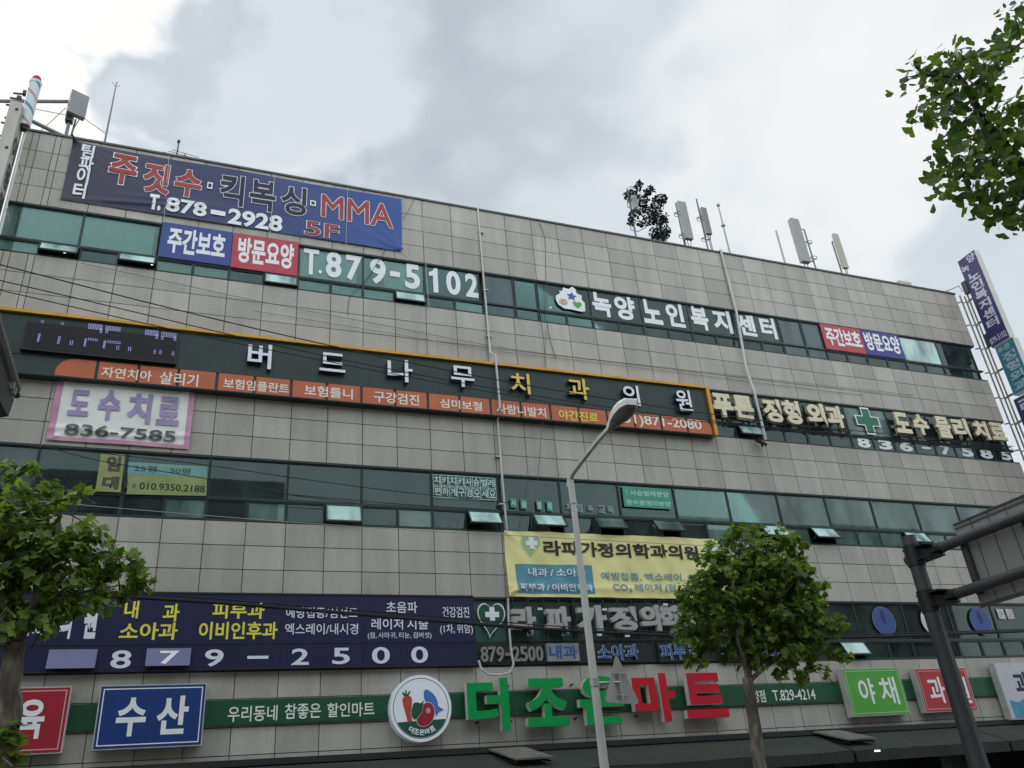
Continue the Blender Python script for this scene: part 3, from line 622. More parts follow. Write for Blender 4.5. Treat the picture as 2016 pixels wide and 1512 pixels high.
poster('window_sheet', 'bright green notice with two lines of pale letters on third floor glass', 'notice', pts, -.012, mat('green_paper', (.07, .36, .24), .7, .08), [('!', cP.B((118, 280), (130, 240))), ('사슴벌레분양', cP.B((150, 284), (440, 262))), ('장수풍뎅이분양', cP.B((122, 352), (455, 334)))], PALE, off=.012)

# ------------------------------------------------------------------ channel letter signs
def letters(name, label, items, y, depth, mf, ms, off=.04, group=None, extra=None, outline=None, cat='sign'):
    b0 = items[0][1]; t = thing(name, label, cat, (b0[0], y+depth, b0[2]), group)
    for ch, b in items:
        if ch == '-': b = (b[0]+.02, b[1]-.02, b[2]+(b[3]-b[2])*.38, b[2]+(b[3]-b[2])*.58)
        m = MB(); put(m, ch, widen(ch, b), y, off, depth, 0, 1); mk('letter', m, [mf, ms], t)
    return t
CREAM = mat('cream_acrylic', (.76, .69, .50), .5, .08, 4); CREAMS = mat('cream_return', (.44, .38, .26), .6, .15)
yc = -.30
t = letters('letter_sign', 'thick cream channel letters of an orthopaedic clinic right of the gold frame', [(c_, cR.B(a_, b_, yc)) for c_, a_, b_ in (('푸', (200, 478), (455, 228)), ('른', (452, 505), (705, 252)), ('정', (805, 545), (1045, 292)), ('형', (1040, 562), (1278, 310)), ('외', (1328, 590), (1575, 345)), ('과', (1560, 605), (1800, 375)))], yc, .11, CREAM, CREAMS, .05)
fr = MB(); z_ = at(1560, 835, -.1).z
for z in (13.40,): fr.box(20.35, 25.9, -.12, -.08, z, z+.03)
for x in np.arange(20.6, 25.9, .85): fr.box(x, x+.03, -.12, -.04, 13.28, 14.3)
mk('rail', fr, BLACKM, t)
t = letters('letter_sign', 'thick cream channel letters of physiotherapy right of the green cross', [(c_, cS.B(a_, b_, yc)) for c_, a_, b_ in (('도', (600, 385), (798, 190)), ('수', (800, 405), (1000, 212)), ('물', (1048, 438), (1245, 235)), ('리', (1230, 450), (1440, 252)), ('치', (1460, 452), (1650, 282)), ('료', (1640, 462), (1830, 300)))], yc, .11, CREAM, CREAMS, .05)
fr = MB()
for z in (13.40,): fr.box(28.0, 33.9, -.12, -.08, z, z+.03)
for x in np.arange(28.2, 33.9, .85): fr.box(x, x+.03, -.12, -.04, 13.28, 14.3)
mk('rail', fr, BLACKM, t)
q = cS.at(322, 268, -.012); t = thing('cross_sign', 'green cross with a white outline on the fourth floor glass', 'sign', (q.x, -.01, q.z-.5))
mk('outline', MB().prism(cross(q.x, q.z, .56, .37), -.010, -.004), LETW, t); mk('cross', MB().prism(cross(q.x, q.z, .50, .33), -.018, -.0105), mat('cross_green', (.01, .17, .09), .5, 0), t)
decal('phone_number', 'white phone number one digit per pane below the green cross', [(c_, cS.B(a_, b_)) for c_, a_, b_ in (('8', (218, 545), (360, 448)), ('3', (450, 565), (595, 475)), ('6', (676, 585), (820, 496)), ('-', (925, 562), (1010, 548)), ('7', (1115, 622), (1238, 532)), ('5', (1345, 642), (1480, 552)), ('8', (1550, 663), (1690, 575)), ('5', (1772, 682), (1895, 592)))], .054, off=.045)

# dental clinic sign: dark green box, gold trim, white and gold brush letters, orange strip
ys = -.28; sx0, sx1 = XL-.9, at(1390, 765, ys-.1).x; sz0, sz1 = at(1083, 829, ys).z, at(1000, 716, ys-.1).z-.085; OT = at(1083, 798, ys).z
t = DS = thing('shop_sign', 'long dark green sign with a gold frame and orange strip on the fourth floor', 'sign', (9, -.1, 12.8))
m = MB().box(sx0, sx1, ys, .0-.013, sz0, sz1)
mk('sign_box', m, mat('dark_green_sheet', (.016, .036, .034), .45, .12, 1.5), t)
for x in np.arange(-1.0, 20, 1.02): mk('seam', MB().box(x-.004, x+.004, ys-.0025, ys-.001, OT+.05, sz1), BLACKM, t)
m = MB().box(sx0, sx1+.12, ys-.10, -.013, sz1+.002, sz1+.085).box(sx1+.002, sx1+.12, ys-.10, -.013, sz0, sz1+.001)
mk('gold_frame', m, mat('gold_paint', (.56, .30, .035), .45, .2, 2, metal=.2), t)
m = MB().box(sx0, sx1, ys-.022, ys-.003, sz0, sz0+.03).box(sx0, sx1, ys-.02, ys-.003, OT+.005, OT+.025); mk('strip_trim', m, BLACKM, t)
ORG = mat('orange_panel', (.52, .135, .055), .5, .12, 1.5); yo = ys-.024
for k in range(0, 20):
    e_ = (sx1-.02)/20; x0, x1 = k*e_+.045*e_, k*e_+.965*e_; z0_, z1_ = sz0+.035, OT
    if k == 0: pts = [(x0, z0_), (x1, z0_), (x1, z1_)]+[(x0+.42-.42*math.sin(a), z1_-.42+.42*math.cos(a)) for a in np.linspace(.0, math.pi/2, 8)]
    elif k == 19: pts = [(x0, z0_), (x1, z0_)]+[(x1-.3+.3*math.cos(a), z1_-.3+.3*math.sin(a)) for a in np.linspace(0, math.pi/2, 7)]+[(x0, z1_)]
    else: pts = rect(x0, x1, z0_, z1_)
    mk('orange_panel', MB().prism(pts, yo, ys-.003), ORG, t)
ORT = mat('cream_vinyl', (.86, .80, .70), .5, 0)
ye = yo-.006
lets(t, 'service_lettering', ORT, (('자연치아', cE.B((748, 688), (1135, 645), ye)), ('살리기', cE.B((1182, 738), (1480, 672), ye)), ('보험임플란트', cF.B((148, 618), (642, 590), ye)), ('보험틀니', cF.B((752, 672), (1114, 628), ye)), ('구강검진', cF.B((1270, 722), (1608, 672), ye)),
              ('심미보철', cG.B((62, 612), (376, 575), ye)), ('사랑니발치', cG.B((480, 655), (850, 618), ye)), ('031)871-2080', B((1213, 836), (1381, 828), ye))), ye, .016)
lets(t, 'yellow_service_lettering', YEL, (('야간진료', cG.B((946, 698), (1240, 655), ye)),), ye, .018)
yl = ys-.17; LW = mat('lilac_white_acrylic', (.80, .82, .90), .45, .05); LG = mat('gold_acrylic', (.75, .55, .12), .45, .08); RET = mat('dark_return', (.03, .035, .05), .6, 0)
for c_, k_, a_, b_, mt in (('버', cF, (325, 462), (515, 300), LW), ('드', cF, (866, 486), (1060, 370), LW), ('나', cF, (1372, 562), (1560, 418), LW), ('무', cG, (142, 456), (322, 316), LW), ('치', cG, (584, 508), (738, 366), LG), ('과', cG, (1010, 542), (1180, 405), LG), ('의', cG, (1412, 588), (1556, 455), LW), ('원', cH, (106, 632), (246, 490), LW)):
    m = MB(); put(m, c_, k_.B(a_, b_, yl), yl, .016, .13, 0, 1); mk('letter', m, [mt, RET], t)
# LED board hung on it
q0, q1 = at(48, 626, ys-.12), at(348, 716, ys-.12)
t = thing('led_display', 'black LED board with a few lit violet segments on the dark green sign', 'display', (1, ys, 13.4))
yd = ys-.14; x0, x1, z0_, z1_ = at(48, 640, yd).x+.06, at(348, 700, yd).x-.05, at(340, 716, yd).z+.05, at(340, 661, yd).z-.05
mk('housing', MB().box(x0-.05, x1+.05, yd, ys-.006, z0_-.05, z1_+.05), mat('led_housing', (.012, .013, .016), .5, .1), t)
m = MB()
for i in range(70): z = z0_+(z1_-z0_)*i/70; m.box(x0, x1, yd-.006, yd-.001, z, z+.006)
mk('louvre', m, mat('louvre_plastic', (.03, .032, .038), .5, 0), t)
m = MB(); led = mat('lit_led', (.2, .2, .3), .5, 0, emit=((.45, .42, 1.0), .75)); led2 = MB()
segs = [(305, 265, 335, 285), (275, 365, 308, 425), (455, 280, 485, 300), (425, 385, 458, 440), (518, 418, 556, 450), (655, 300, 770, 330), (742, 328, 768, 360), (785, 318, 905, 340), (785, 335, 812, 362), (622, 402, 650, 460), (655, 403, 735, 415), (765, 418, 792, 475), (795, 422, 905, 434), (865, 455, 898, 485), (952, 465, 988, 495), (1078, 345, 1185, 375), (1158, 372, 1184, 404), (1200, 362, 1320, 388), (1198, 385, 1224, 410), (1292, 388, 1320, 418), (1142, 485, 1168, 515), (1185, 488, 1210, 518), (1278, 498, 1304, 528)]
for (a, b, c_, d) in segs:
    m = MB()
    p0, p1 = cE.at(a, d, yd), cE.at(c_, b, yd); n_ = max(2, int((p1.x-p0.x)/.036))
    if p1.z-p0.z < .02: p1.z = p0.z+.03
    for i in range(n_):
        x = p0.x+(p1.x-p0.x)*i/n_; nz = max(1, int((p1.z-p0.z)/.034))
        for j in range(nz): z = p0.z+(p1.z-p0.z)*j/nz; m.box(x, x+.015, yd-.011, yd-.0062, z, z+.022)
    mk('lit_segment', m, led, t)

# ------------------------------------------------------------------ second floor: navy clinic sign
nx0, nx1, nz0, nz1 = XL-.9, 10.98, 5.40, 7.21; yn = -.20
t = thing('shop_sign', 'long navy clinic sign with yellow and white letters on the second floor', 'sign', (5, -.1, 5.4))
NAVY = mat('navy_sheet', (.011, .012, .058), .45, .15, 1.2)
mk('sign_box', MB().box(nx0, nx1, yn, -.013, nz0, nz1), NAVY, t)
m = MB().box(nx0, nx1, yn-.012, yn-.001, 5.985, 6.0).box(nx0, nx1, yn-.02, yn-.001, nz1-.04, nz1+.004).box(nx0, nx1, yn-.02, yn-.001, nz0-.004, nz0+.02)
for x in (2.02, 4.02, 6.02, 8.02, 10.0): m.box(x-.006, x+.006, yn-.006, yn-.001, 6.0, nz1-.04)
for x in range(-1, 11): m.box(x-.005, x+.005, yn-.005, yn-.001, nz0+.02, 5.985)
mk('trim', m, BLACKM, t); yl = yn-.008
WV = mat('lilac_white_vinyl', (.78, .81, .90), .5, .04)
for s_, k_, a_, b_, o_ in (('예방접종/심전도', cK, (615, 395), (1150, 318), .008), ('엑스레이/내시경', cK, (607, 520), (1153, 436), .008), ('초음파', cK, (1362, 358), (1595, 275), .010), ('레이저 시술', cK, (1252, 482), (1676, 400), .010), ('(점, 사마귀, 티눈, 검버섯)', cK, (1225, 555), (1700, 500), .006), ('건강검진', cL, (268, 392), (470, 312), .008), ('(1차, 위암)', cL, (250, 520), (497, 442), .008), ('라파', cJ, (150, 390), (335, 285), .03), ('가정의학과', cJ, (-190, 530), (345, 440), .02)): lets(t, 'white_lettering', WV, ((s_, k_.B(a_, b_, yl)),), yl, o_)
m = MB(); put(m, '의', cJ.B((430, 552), (562, 275), yl), yl, .05); put(m, '원', cJ.B((606, 550), (745, 275), yl), yl, .05)
mk('large_lettering', m, WV, t)
m = MB()
for s_, k_, a_, b_ in (('내', cJ, (918, 398), (1040, 268)), ('과', cJ, (1207, 422), (1342, 290))): put(m, s_, k_.B(a_, b_, yl), yl, .022)
mk('yellow_lettering', m, YEL, t)
lets(t, 'yellow_lettering', YEL, [(s_, k_.B(a_, b_, yl)) for s_, k_, a_, b_ in (('소아과', cJ, (880, 560), (1330, 430)), ('피부과', cK, (66, 400), (460, 278)), ('이비인후과', cK, (-38, 556), (556, 424)))], yl, .022)
lets(t, 'phone_digit', WV, [(s_, k_.B(a_, b_, yl)) for s_, k_, a_, b_ in (('8', cJ, (815, 772), (985, 635)), ('9', cJ, (1518, 757), (1668, 628)), ('2', cK, (655, 746), (790, 622)), ('5', cK, (960, 740), (1092, 617)), ('0', cK, (1256, 737), (1390, 611)), ('0', cK, (1546, 731), (1675, 607)))], yl, .018)
b = cK.B((328, 700), (486, 676), yl); m = MB(); m.sheet(rect(*b), yl); mk('phone_digit', m, WV, t)
LIT = mat('violet_film', (.13, .125, .27), .4, .12, 3, spec=.6)
for k_, pts in ((cJ, ((338, 775), (705, 768), (725, 622), (372, 632))), (cJ, ((1078, 755), (1412, 748), (1425, 614), (1096, 622)))):
    P = quad(k_, pts, yn-.12); x0, x1 = min(P[0][0], P[3][0]), max(P[1][0], P[2][0]); z0_, z1_ = P[0][1], P[2][1]
    o = mk('open_sash', MB().add([(x0, yn-.16, z0_), (x1, yn-.16, z0_), (x1, yn-.04, z1_), (x0, yn-.04, z1_), (x0, yn-.10, z0_), (x1, yn-.10, z0_), (x1, yn-.002, z1_), (x0, yn-.002, z1_)], [(0, 1, 2, 3), (4, 7, 6, 5), (0, 4, 5, 1), (1, 5, 6, 2), (2, 6, 7, 3), (3, 7, 4, 0)]), LIT, t)
m = MB(); b = cJ.B((1182, 740), (1335, 635), yn-.12); put(m, '7', b, 0, .018, to=lambda x, y, z: (x, yn-.168+y+.12*(z-z0_)/(z1_-z0_), z)); mk('phone_digit', m, LETW, t)

# heart emblem, grey channel letters, grey digits, blue box letters
q = cL.at(635, 392, -.012); t = thing('emblem_sticker', 'dark green heart emblem with a white cross on second floor glass', 'emblem', (q.x, -.01, q.z-.4))
mk('outline', MB().sheet(heart(q.x, q.z, .86, .98), -.008), LETW, t); mk('heart', MB().sheet(heart(q.x, q.z, .78, .90), -.013), mat('emblem_green', (.008, .085, .05), .5, 0), t); mk('cross', MB().sheet(cross(q.x+.02, q.z+.08, .20, .36), -.018), LETW, t)
GRY = mat('grey_acrylic', (.42, .41, .39), .5, .12, 3); GRYS = mat('grey_return', (.52, .51, .47), .5, .1); yg = -.33
its = [(c_, k_.B(a_, b_, yg)) for c_, k_, a_, b_ in (('라', cL, (782, 522), (975, 312)), ('파', cL, (1030, 522), (1238, 310)), ('가', cL, (1278, 508), (1490, 300)), ('정', cL, (1520, 495), (1715, 308)), ('의', cM, (232, 492), (385, 298)), ('학', cM, (368, 492), (545, 300)), ('과', cM, (560, 490), (705, 300)), ('의', cM, (725, 490), (870, 302)), ('원', cM, (890, 490), (1040, 302)))]
t = letters('letter_sign', 'thick grey channel letters of a clinic below the yellow banner', its, yg, .15, GRY, GRYS, .05)
m = MB()
for x in np.arange(12.15, 21.5, .46): m.box(x-.02, x+.02, -.10, -.06, 5.95, 7.18)
m.box(12.05, 21.6, -.11, -.07, 6.02, 6.06).box(12.05, 21.6, -.11, -.07, 7.0, 7.04); mk('support_rail', m, BLACKM, t)
wl = MB()
for px, py in ((1063, 1199), (1190, 1200), (1180, 1250), (1310, 1190), (1235, 1252)): q = at(px, py, -.36); wl.box(q.x-.07, q.x+.07, -.38, -.35, q.z-.03, q.z+.03)
mk('led_driver', wl, WHITEP, t)
yp = -.16
t = letters('letter_sign', 'grey raised phone digits on a dark panel beside the blue letters', [(c_, b_) for c_, b_ in zip('879-2500', [(lambda x: (x[0]+i*(x[1]-x[0])/8+.012, x[0]+(i+1)*(x[1]-x[0])/8-.012, x[2], x[3]))(cL.B((550, 722), (1028, 604), yp)) for i in range(8)])], yp, .08, mat('dark_grey_acrylic', (.24, .235, .22), .5, .1), GRYS, .018)
m = MB().box(11.02, 22.0, -.07, -.018, 5.43, 5.97); mk('back_panel', m, mat('black_green_panel', (.02, .026, .025), .4, .2), t)
BLU = mat('blue_acrylic', (.02, .10, .34), .4, 0)
bx = cL.B((1045, 722), (1285, 598), yp)
for i, (s_, k_, a_, b_, lb) in enumerate((('내과', cL, (1060, 700), (1278, 598), 'blue letters with white outlines on a grey lightbox beside the phone digits'), ('소아과', cL, (1418, 708), (1736, 592), 'blue letters with white outlines just left of the triangular road sign top'), ('피부과', cM, (374, 704), (680, 590), 'blue outlined letters half hidden by the left side of the tree'), ('이비인후과', cM, (822, 702), (1305, 588), 'blue outlined letters hidden behind the middle of the tree'))):
    b = k_.B(a_, b_, -.2); t = thing('sign_plate', lb, 'sign', (b[0], -.1, b[2]), 'blue specialty signs')
    mk('plate', MB().box(b[0]-.06, b[1]+.06, -.15 if i else -.19, -.072, b[2]-.06, b[3]+.06), mat('grey_lightbox', (.25, .27, .29), .4, .2, 4) if i == 0 else mat('black_green_panel', (.02, .026, .025)), t)
    m = MB(); put(m, s_, b, -.20, .018, outline=.022); mk('lettering', m, [BLU, LETW], t)
# round stickers on the right
for x, mt, lb in ((25.07, 'blue', 'round blue sticker between the leafy tree and the dark gantry post'), (27.12, 'white', 'round white sticker half hidden by the dark gantry post'), (29.3, 'blue', 'round blue sticker right of the dark gantry post')):
    t = thing('window_sticker', lb, 'sticker', (x, -.006, 6.1), 'round window stickers')
    c_ = (.045, .085, .30) if mt == 'blue' else (.62, .64, .64)
    mk('disc', MB().sheet([(x+.47*math.cos(a), 6.6+.47*math.sin(a)) for a in np.linspace(0, 2*math.pi, 40, endpoint=False)], -.006), mat(mt+'_disc', c_, .5, .08), t)
    m = MB()
    for i in range(36): a = 2*math.pi*i/36; m.sheet([(x+.45*math.cos(a)+.016*math.cos(b), 6.6+.45*math.sin(a)+.016*math.sin(b)) for b in np.linspace(0, 6.28, 6, endpoint=False)], -.010)
    if mt == 'blue': mk('dotted_rim', m, mat('pale_dot', (.30, .36, .5), .5, 0), t); mk('ribbon_mark', MB().sheet([(x-.05, 6.95), (x-.10, 6.72), (x-.02, 6.55), (x+.05, 6.50), (x+.10, 6.68), (x+.04, 6.92)][::-1], -.010), mat('navy_mark', (.015, .03, .12), .5, 0), t)
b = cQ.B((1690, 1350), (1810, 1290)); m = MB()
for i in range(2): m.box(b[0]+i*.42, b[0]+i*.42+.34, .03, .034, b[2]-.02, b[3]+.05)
tag(mk('window_sheet', m, mat('painted_reflection', (.5, .5, .46), .4, .4, 9), loc=(b[0], .03, b[2])), 'pair of pale sheets for bright reflections in the dark glass at the right edge', 'notice')  # pale sheets stand in for bright reflections in two panes

# ------------------------------------------------------------------ ground floor mart signs
yb = -.10
t = thing('sign_band', 'long green fascia band with white letters behind the mart letters', 'sign', (16, -.05, 4.2))
mk('band', MB().box(XL-.9, 29.0, yb, -.013, 4.19, 4.74), mat('green_sheet', (.012, .085, .04), .45, .15, 1.5), t)
yl = yb-.006
lets(t, 'lettering', mat('white_green_vinyl', (.84, .88, .82), .5, .05), [(s_, k_.B(a_, b_, yl)) for s_, k_, a_, b_ in (('우리동네', cK, (178, 1172), (556, 1042)), ('참좋은', cK, (605, 1150), (878, 1026)), ('할인마트', cK, (922, 1136), (1275, 1018)), ('녹양점', cM, (1002, 1028), (1170, 930)), ('T.829-4214', cM, (1205, 1014), (1542, 922)))], yl, .012)
MG = mat('lit_green_acrylic', (.0, .30, .07), .35, .08, 2, emit=((0, .30, .06), .04)); MR = mat('lit_red_acrylic', (.50, .012, .03), .35, .08, 2, emit=((.5, .01, .03), .04)); RW = mat('white_return', (.62, .62, .58), .5, .1)
ym = -.42
t = thing('letter_sign', 'big green and red channel letters of the mart with pale sides', 'sign', (14, -.2, 3.8))
for ch, k_, a_, b_, mt in (('더', cL, (445, 1245), (782, 838), MG), ('조', cL, (878, 1210), (1224, 838), MG), ('은', cL, (1294, 1195), (1618, 822), MG), ('마', cM, (178, 1178), (500, 802), MR), ('트', cM, (552, 1145), (876, 800), MR)):
    m = MB(); put(m, ch, widen(ch, k_.B(a_, b_, ym)), ym, .04, .20, 0, 1); mk('letter', m, [mt, RW], t)
m = MB()
for x in np.linspace(10.9, 18.2, 9): m.box(x, x+.03, ym+.22, -.013, 4.0, 4.04).box(x, x+.03, ym+.22, -.013, 4.85, 4.89)
mk('standoff', m, BLACKM, t)
# round logo
yr = -.34; q = at(829, 1393.5, yr); R = abs(at(890, 1394, yr).x-at(769, 1394, yr).x)/2
t = thing('round_sign', 'round white lightbox with carrot, fish, pepper and meat emblem', 'sign', (q.x, -.2, q.z-R))
circ = lambda r, n=64: [(q.x+r*math.cos(a), q.z+r*math.sin(a)) for a in np.linspace(0, 2*math.pi, n, endpoint=False)]
WB = mat('lit_white_acrylic', (.84, .87, .92), .35, .03, 2, emit=((.8, .86, 1), .06))
mk('lightbox', MB().prism(circ(R), yr, -.05), [WB], t)
def ring(r0, r1, y, n=72):
    m = MB(); v = [(q.x+r*math.cos(a), y, q.z+r*math.sin(a)) for r in (r0, r1) for a in np.linspace(0, 2*math.pi, n, endpoint=False)]
    m.add(v, [(i, (i+1) % n, n+(i+1) % n, n+i) for i in range(n)]); return m
GE = mat('emblem_dark_green', (.012, .095, .055), .5, 0)
mk('ring', ring(R*.885, R*.905, yr-.003), GE, t)
def lg(x, y): return (q.x+(x-665)/575*R, q.z-(y-787)/625*R*1.04)
S_ = lambda pts, d: MB().sheet([lg(*p_) for p_ in pts][::-1], yr-d)
def smooth_poly(pts, n=6):
    P = []; k = len(pts)
    for i in range(k):
        p0, p1, p2, p3 = (np.array(pts[(i+j-1) % k], float) for j in range(4))
        for u in np.linspace(0, 1, n, endpoint=False): P.append(tuple(.5*((2*p1)+(p2-p0)*u+(2*p0-5*p1+4*p2-p3)*u*u+(3*p1-p0-3*p2+p3)*u**3)))
    return P
gb = [(250, 1030), (1105, 1000)]+[(665+505*math.cos(a), 787+525*math.sin(a)) for a in np.linspace(.44, math.pi-.5, 20)]
mk('green_field', S_(gb, .006), GE, t)
mk('carrot', S_([(318, 640), (335, 590), (380, 565), (440, 562), (485, 590), (498, 640), (490, 740), (470, 870), (480, 960), (500, 1025), (410, 1028), (375, 880), (335, 740)], .010), mat('carrot_orange', (.50, .075, .05), .5, .1), t)
mk('carrot_leaf', S_(smooth_poly([(350, 565), (315, 510), (335, 490), (375, 535), (372, 470), (395, 462), (408, 535), (450, 478), (472, 488), (450, 530), (435, 562), (390, 572)], 3), .010), GE, t)
mk('fish', S_([(745, 462), (800, 465), (880, 520), (945, 600), (980, 690), (985, 765), (1095, 840), (995, 880), (940, 955), (925, 860), (860, 760), (760, 710), (725, 610), (718, 520)], .010), mat('fish_blue', (.07, .19, .55), .5, .05), t)
mk('pepper', S_(smooth_poly([(500, 770), (530, 700), (590, 688), (640, 705), (690, 700), (710, 740), (690, 850), (640, 940), (560, 990), (495, 950), (480, 860)], 5), .014), GE, t)
mk('stalk', S_([(668, 712), (690, 678), (718, 668), (720, 688), (700, 700), (688, 725)], .015), GE, t)
ms = smooth_poly([(700, 740), (760, 690), (850, 705), (910, 790), (918, 890), (880, 1010), (790, 1100), (680, 1128), (590, 1080), (572, 1000), (610, 940), (670, 880), (688, 800)], 5)
cx_, cy_ = 745, 910
mk('meat_rim', S_(ms, .017), LETW, t); mk('meat', S_([(cx_+(a-cx_)*.955, cy_+(b-cy_)*.96) for a, b in ms], .020), mat('meat_red', (.36, .018, .035), .5, .1), t)
mk('meat_bone', S_([(795+42*math.cos(a), 842+50*math.sin(a)) for a in np.linspace(0, 6.28, 20, endpoint=False)], .023), mat('meat_pink', (.62, .36, .44), .5, 0), t)
m = MB()
for i, ch in enumerate('더조은마트'):
    a = math.radians(-90+(i-2)*14.5); cx0, cz0 = q.x+R*.70*math.cos(a), q.z+R*.725*math.sin(a); th = a+math.pi/2; h_ = R*.085
    put(m, ch, (-h_, h_, -h_, h_), 0, .04, to=lambda x, y, z: (cx0+x*math.cos(th)-z*math.sin(th), yr-.030+y, cz0+x*math.sin(th)+z*math.cos(th)))
mk('lettering', m, LETW, t)
# square lightboxes
def lightbox(label, x0, x1, z0_, z1_, y, col, texts, lm, edge=None, off=.03, name='lightbox_sign'):
    t = thing(name, label, 'sign', ((x0+x1)/2, y+.1, z0_), 'square grocery signs')
    mk('box', MB().box(x0, x1, y, -.10, z0_, z1_), mat('pale_aluminium', (.50, .50, .47), .5, .2, 3), t)
    mk('face', MB().box(x0+.025, x1-.025, y-.008, y-.001, z0_+.025, z1_-.025), col, t)
    i = .075; m = MB(); w_ = .022
    for a in ((x0+i, x1-i, z0_+i, z0_+i+w_), (x0+i, x1-i, z1_-i-w_, z1_-i), (x0+i, x0+i+w_, z0_+i+w_, z1_-i-w_), (x1-i-w_, x1-i, z0_+i+w_, z1_-i-w_)): m.box(a[0], a[1], y-.011, y-.0085, a[2], a[3])
    if edge: mk('border', m, edge, t)
    lets(t, 'letter', lm, [(s_, widen(s_, b)) for s_, b in texts], y-.012, off); return t
yq = -.34
def bxy(k_, p): v = k_.at(*p, yq); return v.x, v.z
x0, z1_ = bxy(cJ, (750, 898)); x1, z0_ = bxy(cJ, (1500, 1345)); W_ = x1-x0; H_ = z1_-z0_
lightbox('blue square sign with two white letters beside the green fascia text', x0, x1, z0_, z1_, yq, mat('blue_sign_face', (.012, .045, .20), .4, .08), [('수', cJ.B((846, 1282), (1104, 985), yq)), ('산', cJ.B((1153, 1266), (1414, 972), yq))], LETW, LETW, .03)
xr, _ = bxy(cJ, (500, 1150)); x1r = bxy(cJ, (497, 1150))[0]
b = cJ.B((96, 1302), (356, 1000), yq)
lightbox('red square sign cut off by the left edge and the tree trunk', x1r-W_, x1r, z0_-.02, z1_, yq, mat('red_sign_face', (.36, .018, .035), .4, .08), [('육', b), ('정', (b[0]-1.0, b[1]-1.0, b[2], b[3]))], LETW, mat('pink_line', (.6, .4, .42), .5, 0), .03)
x0, z1_ = bxy(cN, (530, 772)); x1, z0_ = bxy(cN, (1048, 1112)); 
lightbox('bright green square sign with two white letters right of the tree', x0, x1, z0_, z1_, yq, mat('green_sign_face', (.10, .40, .06), .4, .12, 1.5), [('야', cN.B((645, 1040), (795, 842), yq)), ('채', cN.B((800, 1045), (965, 832), yq))], LETW, mat('pale_green_line', (.4, .62, .4), .5, 0), .02)
x0, z1_ = bxy(cN, (1072, 772)); x1, z0_ = bxy(cN, (1550, 1082))
lightbox('red square sign behind the dark gantry post', x0, x1, z0_, z1_, yq, mat('bright_red_sign_face', (.44, .035, .04), .4, .08), [('과', cN.B((1160, 1035), (1322, 832), yq)), ('일', cN.B((1345, 1035), (1500, 832), yq))], LETW, mat('pink_line', (.6, .4, .42)), .02)
x0 = at(1957, 1310, yq).x; z1_ = at(1960, 1305, yq).z; z0_ = at(1980, 1418, yq).z
t = lightbox('white square sign with dark letters and a blue wash at the right edge', x0, x0+3.2, z0_, z1_, yq, mat('white_sign_face', (.55, .56, .60), .4, .05), [('과', B((1991, 1372), (2034, 1322), yq))], NAVYT, None, .035)
m = MB(); zz = z0_+(z1_-z0_)*.32; pts = [(x0+.16, z0_+.04), (x0+3.1, z0_+.04), (x0+3.1, zz)]+[(x0+3.1-2.94*i/14, zz+.05*math.sin(i*1.9)) for i in range(1, 15)]
m.sheet(pts, yq-.0105); mk('blue_wash', m, mat('sky_blue_print', (.07, .27, .45), .5, .25, 2), t)

# ------------------------------------------------------------------ projecting signs at both ends
PXR = 34.35
def side(u0, u1): return lambda x, y, z: (PXR-.004-.0, -x, z)       # face looks towards -X; text runs outwards (towards -Y)
fr = thing('pipe_ladder', 'ladder of grey steel pipes holding the projecting signs at the right corner', 'pipe ladder', (PXR+.1, -.2, 8))
m = MB()
for x_, y_ in ((PXR+.02, -.10), (PXR+.30, -.10), (PXR+.12, -.38)): m.tube([(x_, y_, 4.5), (x_, y_, 20.75)], .035, 8)
for i, z in enumerate(np.arange(5.0, 20.8, 1.18)):
    m.tube([(PXR+.02, -.10, z), (PXR+.12, -.38, z), (PXR+.30, -.10, z)], .025, 6); m.tube([(PXR-.1, .05, z+.1), (PXR+.05, -.1, z+.1)], .03, 6)
    m.tube([(PXR+.12, -.38, z), (PXR+.15, -.62, z)], .05, 6)
mk('pipe', m, mat('weathered_pipe', (.26, .24, .20), .6, .3, 4, metal=.3), fr)
def proj(label, y0, y1, z0_, z1_, col, lm, texts, thick=.30, dx=0):
    t = thing('projecting_sign', label, 'sign', (PXR, (y0+y1)/2, z0_), 'projecting signs at the right corner')
    mk('box', MB().box(PXR+dx, PXR+dx+thick, y0, y1, z0_, z1_), mat('sign_return', (.60, .60, .56), .5, .1), t)
    mk('face', MB().box(PXR+dx-.008, PXR+dx-.001, y0+.02, y1-.02, z0_+.02, z1_-.02), col, t)
    for s_, b, o_ in texts: lets(t, 'letter', lm, ((s_, b),), 0, o_, to=lambda x, y, z: (PXR+dx-.014+y, -x, z))
    return t
PURP = mat('purple_sign_face', (.04, .034, .13), .45, .08); LIL = mat('pale_lilac_vinyl', (.55, .54, .66), .5, 0)
zs = 22.22; col_w = (.60, 1.50)
tx = [('녹', (.64, 1.02, zs-.72, zs-.36), .03), ('양', (1.04, 1.46, zs-.44, zs-.06), .03)]
for i, ch in enumerate('노인복지센터'): tx.append((ch, (.78, 1.36, zs-1.30-i*.475, zs-.88-i*.475), .04))
tx.append(('879-5102', (.64, 1.46, zs-4.32, zs-4.05), .02))
proj('tall purple projecting sign rising above the roofline at the right corner', -1.52, -.60, zs-4.45, zs, PURP, LIL, tx)
proj('teal projecting sign under the tall purple one', -1.62, -.72, zs-6.75, zs-4.50, mat('teal_sign_face', (.045, .19, .26), .45, .08), mat('pale_teal_vinyl', (.36, .50, .54), .5, 0), [('푸른', (.78, 1.4, zs-4.86, zs-4.62), .02)]+[(ch, (.88, 1.5, zs-5.34-i*.45, zs-4.94-i*.45), .035) for i, ch in enumerate('정형외과')])
